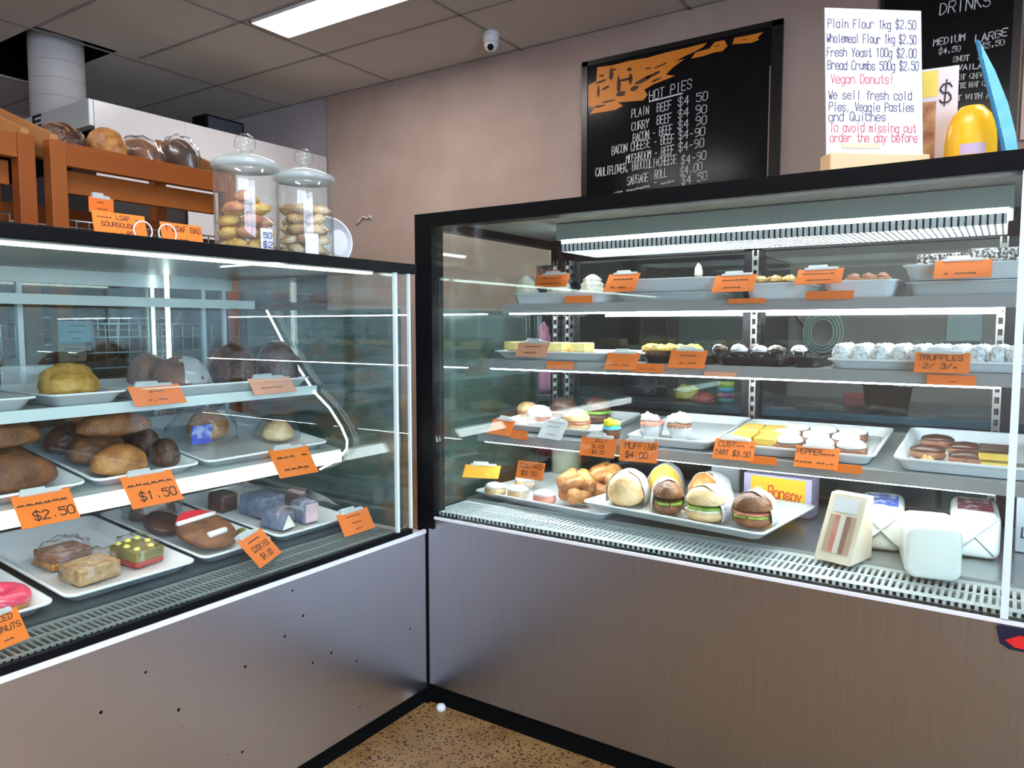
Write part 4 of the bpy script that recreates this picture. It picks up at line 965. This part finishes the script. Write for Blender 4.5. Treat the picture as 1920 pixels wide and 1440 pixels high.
def hat_icing(t, r):
    # red cap of icing across the rear with a white band and loose white dabs
    pts = [(-r * .97 * math.cos(a), r * .97 * math.sin(a), .0165) for a in [(-1.0 + 2.0 * k / 12) for k in range(13)]]
    MB().poly(pts, (0, 0, .003)).build('red_icing', pm('red_icing', (.62, .02, .03), .35), t)
    m = MB(); m.tube([(-r * .50, r * u, .018) for u in (-.82, -.5, -.2, .1, .4, .8)], .006, 8); m.tube([(r * .45, r * u, .018) for u in (-.35, -.1, .15, .4)], .008, 8); m.build('white_icing', WICING, t, True)
biscuit('large round biscuit with red and white icing behind the cookies ticket', -.245, -.515, .070, CRUST, math.radians(20), .2, hat_icing, .030)
biscuit('dark biscuit in wrap leaning behind the red and white iced biscuit', -.375, -.540, .045, CHOC, math.radians(18), .2, None, .020)
t = thing('cling_wrapped_pile', 'loosely wrapped dark biscuits at the back of the biscuit tray', 'biscuit'); onshelf(t, -.49, -.498, dkL, .0085, TD)
blob(.045, .058, .05, 3, .2, 3, .3).build('biscuits', CHOC, t, True); blob(.060, .074, .07, 8, .12, 4, .3).build('cling_wrap', WRAP, t, True)
t = thing('olive_biscuit', 'small olive brown biscuit between the trays on the left deck', 'biscuit'); onshelf(t, -.22, -.427, dkL, .0085, TD)
blob(.026, .011, .018, 2, .1).build('biscuit', OLIVE, t, True)
for i, (x, y, w, l, h, mt, rz, lab) in enumerate([(-.44, -.330, .06, .055, .05, CHOC, .1, 'dark cake at the back of the blue grey tray'), (-.345, -.275, .085, .085, .055, GREYBLUE, .1, 'blue grey coated cake in the middle of its tray'), (-.230, -.318, .07, .055, .045, GREYBLUE, .2, 'blue grey coated cake in front with a cream corner'), (-.225, -.235, .06, .050, .055, GREYBLUE, -.05, 'blue grey cake with a pale pink side'), (-.315, -.188, .06, .032, .05, CHOC, .1, 'dark cake with a pink top nearest the corner')]):
    t = thing('coated_cake', lab, 'cake', group='blue grey cakes'); onshelf(t, x, y, dkL, .0085, TD, rz)
    MB().box(-w / 2, w / 2, -l / 2, l / 2, 0, h).build('cake', mt, t, bevel=.008, seg=3)
    if i == 2: MB().poly([(w / 2 + .001, -l / 2 + .004, .004), (w / 2 + .001, l / 2 - .004, .004), (w / 2 + .001, -.004, h - .006)], (.002, 0, 0)).build('cream', CREAM, t)
    if i == 3: MB().box(w / 2 - .001, w / 2 + .003, -l / 2 + .006, l / 2 - .006, .004, h - .003).build('pink_icing', PINKP, t)
    if i == 4: MB().box(-w / 2 + .006, w / 2 - .004, -l / 2 + .006, l / 2 - .006, h - .002, h + .004).build('pink_icing', PINKP, t, bevel=.003)
wr = thing('cling_film', 'clear cling film draped over the blue grey cakes', 'cling film'); onshelf(wr, -.335, -.268, dkL, .012, TD)
m = MB(); R_ = []
for i in range(15):
    ring = []
    for j in range(15):
        u = -1 + i / 7; v = -1 + j / 7; e = max(abs(u), abs(v))
        ring.append((u * .175, v * .100, .066 + .010 * noise.noise(Vector((u * 3, v * 3, 2))) - .03 * max(0, e - .75) / .25))
    R_.append(ring)
m.rings(R_, False, False, False); o = m.build('film', WRAP, wr, True)

# ================================================================== ON TOP OF THE LEFT CASE
def cookie_jar(x, y, label, s, seed, tagpos, tagtext, bm):
    z0 = 1.2115
    t = thing('cookie_jar', label, 'jar', (x, y, z0), group='glass biscuit jars')
    h, r = .205 * s, .073 * s
    prof = [(.001, 0), (r * .94, 0), (r, .008), (r, h * .9), (r * .96, h * .97), (r * .94, h), (r * .91, h), (r * .93, h * .96), (r * .965, h * .9), (r * .965, .012), (.001, .010)]
    MB().lathe(prof, 44, cap0=False, cap1=False).build('jar_body', JARG, t, True)
    lid = MB(); lid.lathe([(r * 1.0, h + .001), (r * 1.06, h + .004), (r * 1.06, h + .012), (r * .98, h + .018), (r * .55, h + .030), (r * .18, h + .034), (r * .16, h + .040)], 44); lo = lid.build('lid', glass('frosted_lid', (.86, .92, .92), .08, .05, .30, (.75, .85, .85)), t, True)
    MB().lathe([(.001, 0), (r * .2, .003), (r * .32, .012), (r * .34, .022), (r * .28, .034), (r * .12, .042), (.001, .043)], 28, (0, 0, h + .040), False, False).build('knob', JARG, lo, True)
    a = tagpos
    m = MB(); R_ = []
    for k in range(7):
        aa = a + (k - 3) * .075; R_.append([(math.cos(aa) * r * 1.012, math.sin(aa) * r * 1.012, .012), (math.cos(aa) * r * 1.012, math.sin(aa) * r * 1.012, .065)])
    m.rings(R_, False, False, False); m.build('paper_label', PAPER, t)
    if tagtext:
        tm = MB(); letter(tm, tagtext[0], -.011, .043, .012, .022, .0018, 0, 0, 3); letter(tm, tagtext[1], -.012, .022, .013, .024, .0018, 0, 0, 4)
        q = MB(); q.add([(math.cos(a) * r * 1.03 - math.sin(a) * v[0], math.sin(a) * r * 1.03 + math.cos(a) * v[0], v[2]) for v in tm.v], tm.f); q.build('lettering', BLUEINK, t)
    r_ = random.Random(seed); n = 0
    lay = [(.012, 5), (.038, 5), (.064, 5), (.090, 4), (.116, 4)] if seed % 2 else [(.012, 5), (.040, 5), (.068, 4), (.096, 4), (.124, 2)]
    for li, (z, cnt) in enumerate(lay):
        for c_ in range(cnt):
            an = 2 * PI * c_ / cnt + li * .6; rad = r * (.50 if seed % 2 else .535) if cnt > 2 else r * .3
            b = bm[(li + c_) % len(bm)]
            o = b.copy() if n >= len(bm) * 0 else b
            S.collection.objects.link(o)
            place(o, (x + math.cos(an) * rad, y + math.sin(an) * rad, z0 + z * s + .006), (r_.uniform(-.2, .2), r_.uniform(-.2, .2), an))
            tag(o, '%s biscuit in the %s, %s layer' % (['knobbly', 'rough'][seed % 2], ['jar beside the bread rack', 'jar nearest the corner'][seed % 2], ['bottom', 'second', 'middle', 'fourth', 'top'][li]), 'biscuit', ['biscuits in the first glass jar, ', 'biscuits in the corner glass jar, '][seed % 2] + ['bottom', 'second', 'middle', 'fourth', 'top'][li] + ' layer'); n += 1
    return t
def proto(mat, seed, amp):
    o = blob(.026, .024, .0145, seed, amp, 7, .7).build('biscuit', mat, None, True); S.collection.objects.unlink(o); return o
b1 = [proto(BISC, 1, .25), proto(BISC, 2, .3), proto(pm('biscuit_jam', (.55, .14, .07), .5, 0, (.7, .35, .15), 30), 3, .25)]
b2 = [proto(BISC2, 4, .25), proto(BISC2, 5, .25), proto(pm('biscuit_fruit', (.60, .45, .15), .5, 0, (.45, .22, .12), 40), 6, .3)]
face = math.atan2(CAM.y + .4, CAM.x + .2)
cookie_jar(-.19, -.415, 'glass jar of yellow knobbly biscuits beside the bread rack', 1.0, 2, face + .62, ('50', '$2'), b1)
cookie_jar(-.165, -.262, 'glass jar of pale biscuits nearest the tall case', .96, 3, face + .15, None, b2)
# round lid leaning behind the second jar
pc = at(612, 428, 0, -.26); sc = dep(pc) / FPX; rr0 = 49 * sc
t = thing('round_tub_lid', 'round clear lid with white rim standing behind the corner jar', 'lid', (pc.x, pc.y, 1.2115 + rr0), (math.radians(-4), 0, math.radians(58)))
m = MB(); m.tube([(rr0 * .96 * math.cos(2 * PI * k / 48), 0, rr0 * .96 * math.sin(2 * PI * k / 48)) for k in range(48)], rr0 * .04, 8, True); m.build('rim', WPLAST, t, True)
m = MB(); m.rings([[(rr0 * .95 * math.cos(2 * PI * k / 40), y_, rr0 * .95 * math.sin(2 * PI * k / 40)) for k in range(40)] for y_ in (-.001, .001)]); m.build('disc', glass('grey_clear', (.75, .76, .76), .08, .1, .45, (.45, .45, .45)), t)
m = MB(); m.rings([[(.45 * rr0 + rr0 * .34 * math.cos(2 * PI * k / 30), y_, rr0 * .0 + rr0 * .5 * math.sin(2 * PI * k / 30)) for k in range(30)] for y_ in (-.003, -.0015)]); m.build('sticker', PAPER, t)
# tickets standing on the case top
def topticket(px, py, w, h, x, lines, label, yaw=0, ring=True):
    t = ticket(px, py, w, h, 0, x, lines, label, tilt=12, yaw=yaw, holder=None)
    m = MB(); sgn = 1 if ring > 0 else -1
    Wd = (at(px + w / 2, py, 0, x) - at(px - w / 2, py, 0, x)).length * .5
    cz = 1.2115 - t.location.z + .0198
    if ring: m.tube([(sgn * Wd * .80 + .018 * math.cos(2 * PI * k / 24), -.006, cz + .018 * math.sin(2 * PI * k / 24)) for k in range(24)], .0015, 6, True); m.build('wire_holder', WPLAST, t, True)
    return t
topticket(226, 424, 98, 48, -.06, ['~~~~ LOAF ~~', 'SOURDOUGH', '~ ~.80'], 'large orange sourdough ticket standing on the left case', 0, 1)
topticket(342, 440, 76, 40, -.06, ['1 LOAF BAG', '~~'], 'orange loaf bag ticket standing beside the biscuit jars', 0, -1)

# ================================================================== BREAD RACKS
def rack(y0, y1, label, parts=True):
    X = -.85; t = thing('bread_rack', label, 'bread rack', (X, y0, 0), group='wooden bread racks'); Ln = y1 - y0; p = .042
    for yy in (0, Ln - p): MB().box(-p, 0, yy, yy + p, 0, 1.555).build('post', WOODX, t, bevel=.002)
    for yy in (0, Ln - p): MB().box(-.40 - p, -.40, yy, yy + p, 0, 1.66).build('post', WOODX, t, bevel=.002)
    MB().box(-.03, -.002, p, Ln - p, 1.49, 1.552).build('front_rail', WOOD, t, bevel=.002)
    MB().box(-.40, -.375, p, Ln - p, 1.60, 1.66).build('back_rail', WOOD, t, bevel=.002)
    for yy in (.006, Ln - .03):
        MB().rings([[(x, yy + d, z) for x, z in ((-.01, 1.50), (-.41, 1.61), (-.41, 1.72), (-.01, 1.57))] for d in (0, .02)]).build('side_board', pm('side_wood', (.36, .14, .035), .45, 0, (.45, .20, .06), 5), t)
    m = MB()
    for k in range(7): m.rings([[(x, yy, z) for x, z in ((-.03 - .052 * k, 1.493 + .0143 * k), (-.03 - .052 * k - .03, 1.501 + .0143 * k), (-.03 - .052 * k - .03, 1.513 + .0143 * k), (-.03 - .052 * k, 1.505 + .0143 * k))] for yy in (p, Ln - p)])
    m.build('slatted_tray', WOOD, t)
    MB().box(-.42, -.39, 0, Ln, 1.37, 1.43).build('back_rail', WOOD, t, bevel=.002)
    MB().box(-.075, -.055, p, Ln - p, 1.425, 1.489).build('under_rail', WOOD, t, bevel=.002)
    for zb in (1.22, .93, .66):
        m = MB(); zt = zb + .13
        for z in (zb, zb + .045, zb + .09, zt): m.tube([(-.05, .045, z), (-.05, Ln - .045, z)], .0028, 6); m.tube([(-.36, .045, z + .02), (-.36, Ln - .045, z + .02)], .0028, 6)
        yy = .05
        while yy < Ln - .045: m.tube([(-.05, yy, zt), (-.05, yy, zb), (-.36, yy, zb + .02), (-.36, yy, zt + .02)], .0022, 5); yy += .035
        m.build('wire_basket', WIRE, t, True)
        m = MB(); m.box(-.40, -.03, 0, .02, zb - .03, zb - .004); m.box(-.40, -.03, Ln - .02, Ln, zb - .03, zb - .004); m.build('basket_bearer', WOOD, t)
    return t
rack(-.535, .045, 'honey wooden bread rack beside the jars with loaves on top')
rack(-1.16, -.572, 'honey wooden bread rack cut by the picture edge')
def loaf(name, x, y, z, rx, ry, h, mat, seed, label, rz=0, wrap=False, slashes=True):
    t = thing(name, label, 'loaf', (x, y, z), (0, math.radians(15.4) if z > 1.5 else 0, rz), 'loaves on the wooden rack')
    blob(rx, ry, h, seed, .06, 2.5, .4).build('crust', mat, t, True)
    if slashes:
        m = MB()
        for k in (-1, 0, 1):
            pts = []
            for q in range(7):
                u = -1 + q / 3; xx = rx * .6 * u; yy = ry * (.4 * k + .12 * u); dd = 1 - (xx / rx) ** 2 - (yy / ry) ** 2
                pts.append((xx, yy, h * .4 + h * math.sqrt(max(.05, dd)) * .97))
            m.tube(pts, .0026, 6)
        m.build('slash', pm('slash_crumb', (.36, .17, .06), .7), t, True)
    if wrap: blob(rx * 1.12, ry * 1.12, h * 1.15, seed + 3, .16, 4, .35).build('plastic_bag', WRAP, t, True)
    return t
def zt(x): return 1.521 + (-.88 - x) * .275
loaf('bread_loaf', -1.02, -.425, zt(-1.02), .11, .052, .060, DARKB, 1, 'dark crusted loaf at the near end of the rack top', .0)
loaf('bread_loaf', -.99, -.315, zt(-.99), .09, .046, .070, GOLD, 2, 'golden round loaf second along the rack top', .0)
loaf('bread_loaf', -1.015, -.195, zt(-.99), .10, .052, .066, CRUST, 3, 'brown slashed loaf in a clear bag on the rack top', .0, True)
loaf('bread_loaf', -1.0, -.072, zt(-1.0), .09, .042, .080, CHOC, 4, 'dark loaf in a clear bag behind the first jar', 0, True)
for i, (x, y, z, mt, lab) in enumerate([(-1.03, -.75, 1.233, PALEB, 'pale loaf in the upper basket of the edge rack'), (-1.04, -1.0, 1.233, CRUST, 'brown loaf in the upper basket at the picture edge'), (-1.05, -.36, .943, CRUST, 'brown loaf in the middle basket seen through the left case'), (-1.05, -.20, .943, DARKB, 'dark loaf in the middle basket toward the corner'), (-1.05, -.72, .943, GOLD, 'golden loaf in the middle basket of the edge rack'), (-1.05, -.95, .943, CRUST, 'brown loaf in the middle basket at the picture edge'), (-1.05, -.40, .673, GOLD, 'golden loaf in the lowest basket seen through the glass'), (-1.05, -.72, .673, CRUST, 'brown loaf in the lowest basket of the edge rack'), (-1.03, -.40, 1.233, CRUST, 'brown loaf in the upper basket behind the sourdough ticket'), (-1.03, -.17, 1.233, GOLD, 'golden loaf in the upper basket behind the jars')]):
    loaf('bread_loaf', x, y, z, .10, .062, .06, mt, i + 10, lab, rnd.uniform(-.2, .2), False, i in (2, 4))
ticket(190, 385, 46, 28, 0, -.845, ['~~', '~~~'], 'small orange ticket hooked on the wire basket', tilt=0, yaw=0)
ticket(136, 660, 52, 34, 0, -.845, ['~~~~', '~~'], 'faded orange ticket on the middle basket seen through the left case', mat=PALEC, tilt=0)
ticket(142, 622, 64, 40, 0, -.845, ['~~~~~', '~~~~', '~~~'], 'white notice on the middle basket seen through the left case', mat=PAPER, tilt=0, name='paper_notice', holder=None)
# pale strip of folded paper behind the frame
o = MB().box(-.05, .05, -.26, .26, 0, .012).build('folded_paper', PAPER, None, bevel=.002); tag(place(o, (-.30, -.93, 1.2115)), 'white folded paper lying on the left case at the picture edge', 'paper')

# ================================================================== ON TOP OF THE TALL CASE
ZT = 1.3512
t = thing('sign_stand', 'white handwritten price sign in a wooden block on the tall case', 'sign', (1.068, .16, ZT), (0, 0, math.radians(38)))
MB().box(-.105, .105, -.022, .022, 0, .050).build('wooden_block', PINE, t, bevel=.003)
Mt = Matrix.Translation((0, 0, .046)) @ Matrix.Rotation(math.radians(-5), 4, 'X')
sw, sh = .103, .305
MB().box(-sw, sw, -.001, .001, 0, sh, Mt).build('sheet', PAPER, t)
m1 = MB(); m2 = MB(); m3 = MB(); sc_ = 2 * sw / 183
rows = [('Plain Flour 1kg $2.50', 5, 172, 40, 0), ('Wholemeal Flour 1kg $2.50', 3, 172, 70, 0), ('Fresh Yeast 100g $2.00', 3, 172, 98, 0), ('Bread Crumbs 500g $2.50', 4, 176, 124, 0), ('Vegan Donuts!', 10, 128, 152, 1),
        ('We sell fresh cold', 5, 162, 184, 0), ('Pies, Veggie Pasties', 6, 166, 208, 0), ('and Quiches', 5, 112, 228, 0), ('To avoid missing out', 7, 170, 250, 1), ('order the day before', 7, 172, 270, 1)]
for i, (s, a, b, yb, red) in enumerate(rows):
    tmp = MB(); letter(tmp, s, -sw + a * sc_, sh - yb * (sh - .004) / 296, 16 * sc_, (b - a) * sc_, 1.25 * sc_, -.0016, .002, 80 + i)
    ((m3 if i > 5 else m2) if red else m1).add([Mt @ Vector(q) for q in tmp.v], tmp.f)
m1.build('lettering', pm('violet_marker', (.05, .04, .14), .6), t); m2.build('red_heading', REDINK, t); m3.build('red_lettering', REDINK, t)
MB().box(-.07, .01, -.003, -.0012, .018, .028, Mt).build('tape', pm('masking_tape', (.72, .56, .36), .6), t)
pa = at(1735, 290, 1, .30); pb = at(1785, 290, 1, .30)
t = thing('picture_card', 'pale card with a brown food picture standing behind the sign', 'card', ((pa.x + pb.x) / 2, .30, ZT), (math.radians(-3), 0, math.radians(8)))
MB().box(-.045, .032, 0, .004, 0, .25).build('card', pm('pinkish_card', (.72, .62, .62), .6), t)
m = MB(); m.box(-.044, -.008, -.001, .001, .004, .18); m.build('picture', pm('brown_food', (.30, .08, .03), .5, 0, (.65, .35, .14), 25), t)
MB().box(-.044, -.006, -.001, .001, .19, .245).build('yellow_patch', pm('yellow_patch', (.8, .6, .1), .5), t)
m = MB(); letter(m, '$', -.002, .175, .04, .02, .003, -.002, 0, 3); m.build('lettering', INK, t)
pc = at(1818, 290, 1, .26); 
t = thing('yellow_tub', 'rounded yellow tub with lilac base panel on the tall case', 'tub', (pc.x, .27, ZT))
rw = .5 * 86 * dep(pc) / FPX
MB().lathe([(rw * .96, 0), (rw, .02), (rw, .075), (rw * .93, .105), (rw * .75, .13), (rw * .45, .147), (.001, .152)], 36).build('tub', pm('yellow_plastic', (.90, .48, .01), .3, 0, sss=.1), t, True)
R_ = []
for k in range(9):
    a = -PI / 2 - .35 + 1.0 * k / 8; R_.append([(math.cos(a) * rw * 1.01, math.sin(a) * rw * 1.01, .045), (math.cos(a) * rw * 1.01, math.sin(a) * rw * 1.01, .066)])
m = MB(); m.rings(R_, False, False, False); m.build('label', pm('lilac_label', (.55, .40, .55), .5), t)
# blue pointed card
P = [(1838, 33), (1853, 62), (1868, 90), (1892, 150), (1906, 205), (1916, 276), (1893, 278), (1885, 225), (1872, 170), (1856, 110), (1846, 70)]
q0 = at(1904, 278, 1, .2); pts = []
for x, y in P:
    p = at(x, y, 1, .2); pts.append((p.x - q0.x, 0, p.z - ZT))
zmin = min(p[2] for p in pts); pts = [(p[0], 0, p[2] - zmin) for p in pts]
t = thing('blue_pennant', 'pale blue pointed card leaning on top of the tall case', 'card', (q0.x, .2, ZT))
MB().poly(pts, (0, .004, 0)).build('card', pm('sky_blue_card', (.14, .50, .68), .6, 0, (.22, .58, .75), 30), t)
m = MB(); m.tube([(p[0] - .004, -.002, p[2]) for p in (pts[0], pts[10], pts[9], pts[8], pts[7], pts[6])], .003, 6); m.build('edge', pm('deep_blue_edge', (.02, .16, .3), .5), t)
pc = at(1880, 272, 1, .3)
o = MB().box(-.012, .012, -.004, .004, 0, .045).build('price_tag', pm('cream_tag', (.80, .72, .58), .6), None, bevel=.001); tag(place(o, (pc.x, .33, ZT)), 'small cream tag between the yellow tub and the blue card', 'tag')

# ================================================================== BEHIND THE TALL CASE
BZ = .74
t = thing('work_bench', 'steel topped work bench behind the tall case', 'bench', (0, 1.35, 0))
MB().box(-1.2, 2.6, 0, .6, BZ - .03, BZ).build('bench_top', pm('dark_bench_steel', (.10, .13, .17), .3, .6), t, bevel=.003)
MB().box(-1.2, 2.6, .06, .58, .08, BZ - .03).build('cabinet', NAVY, t)
MB().box(-1.15, 2.55, .12, .56, 0, .08).build('plinth', MATTE, t)
for i, (x, w, c) in enumerate([(.1, .5, (.03, .045, .07)), (.62, .5, (.10, .12, .13)), (1.14, .5, (.12, .14, .15))]): MB().box(x, x + w, .05, .06, .10, BZ - .05).build('door', pm('bench_door_%d' % i, c, .35), t)
def bx(px, y): return at(px, 700, 1, y).x
t = thing('black_bin', 'black tub with red and white packets on the work bench', 'tub', (bx(1665, 1.5), 1.5, BZ))
MB().lathe([(.07, 0), (.085, .11), (.088, .115), (.08, .115)], 30).build('tub', MATTE, t, True)
blob(.06, .05, .04, 2, .3, 4).build('red_packet', pm('dark_red_packet', (.35, .03, .06), .4), t, True, loc=(-.02, 0, .09)); blob(.05, .05, .03, 4, .3, 4).build('white_packet', WPLAST, t, True, loc=(.03, -.02, .09))
t = thing('beaker', 'small striped multicoloured beaker on the work bench', 'beaker', (bx(1362, 1.45), 1.45, BZ))
for k, c in enumerate([(.05, .25, .25), (.45, .08, .25), (.08, .40, .60), (.75, .75, .15)]): MB().lathe([(.032, .022 * k), (.033, .022 * k + .022)], 24).build('stripe', pm('stripe_%d' % k, c, .4), t, True)
for i, (px, yy, w, h, c, lab, nm) in enumerate([(1000, 1.6, .14, .34, (.35, .45, .75), 'blue and white plastic bag on the bench behind the glass', 'plastic_bag'), (1020, 1.45, .07, .30, (.65, .25, .42), 'pink printed bag on the bench beside the blue bag', 'plastic_bag'), (1210, 1.6, .16, .22, (.05, .05, .07), 'dark appliance on the bench behind the yellow slices', 'mixer'), (1330, 1.75, .12, .25, (.10, .14, .12), 'dark green tin on the bench behind the cupcakes', 'tin'), (1290, 1.5, .10, .06, (.55, .40, .06), 'yellow packet lying on the bench', 'packet'), (1320, 1.42, .09, .04, (.45, .04, .03), 'red packet lying in front on the bench', 'packet'), (1610, 1.62, .09, .05, (.5, .06, .08), 'red box on the bench behind the truffles', 'box')]):
    if nm in ('plastic_bag', 'packet'): o = blob(w / 2, .05, h * .8, i, .18, 4, .3, pw=.6).build(nm, pm('bench_item_%d' % i, c, .35, 0, tuple(min(1, q * 1.5 + .1) for q in c), 18), None, True)
    else: o = MB().box(-w / 2, w / 2, -.06, .06, 0, h).build(nm, pm('bench_item_%d' % i, c, .35), None, bevel=.012, seg=3)
    tag(place(o, (bx(px, yy), yy, BZ)), lab, nm.replace('_', ' '))
t = thing('baking_oven', 'dark oven against the back wall seen through the tall case', 'oven', (-.95, 2.1, 0))
MB().box(0, 1.25, 0, .62, .06, 1.40).build('body', pm('oven_dark', (.03, .045, .045), .35), t, bevel=.006)
MB().box(.06, .80, -.012, .0, .55, 1.25).build('door', pm('oven_door', (.012, .018, .02), .12), t, bevel=.004)
MB().box(.86, 1.20, -.008, .0, .55, 1.25).build('control_panel', pm('oven_panel', (.16, .20, .20), .35, .5), t, bevel=.003)
m = MB(); m.tube([(.12, -.035, 1.18), (.74, -.035, 1.18)], .009, 8); m.box(.14, .16, -.035, -.01, 1.172, 1.188); m.box(.70, .72, -.035, -.01, 1.172, 1.188); m.build('handle', SHELF, t, True)
MB().box(.03, 1.22, .05, .60, 0, .06).build('plinth', MATTE, t)
# cable coil on the wall
t = thing('cable_coil', 'coil of pale cable hanging on the wall behind the glass', 'cable', (.475, 2.74, 0))
for k in range(4):
    r0 = .10 - .014 * k; m = MB(); pa = [(r0 * math.cos(a), -.008 * k, 1.02 + r0 * 1.25 * math.sin(a)) for a in [2 * PI * q / 40 for q in range(40)]]; m.tube(pa, .006, 6, True); m.build('loop', pm('cable_cream', (.62, .64, .56), .5), t, True)
m = MB(); m.tube([(-.1, 0, 1.05), (-.22, 0, 1.20), (-.30, 0, 1.30)], .006, 6); m.build('lead', MATTE, t, True)
o = tag(MB().box(1.05, 1.20, 2.775, 2.786, .98, 1.16).build('wall_notice', pm('grey_paper', (.62, .62, .60), .7)), 'pale grey paper notice on the wall behind the truffles', 'notice')
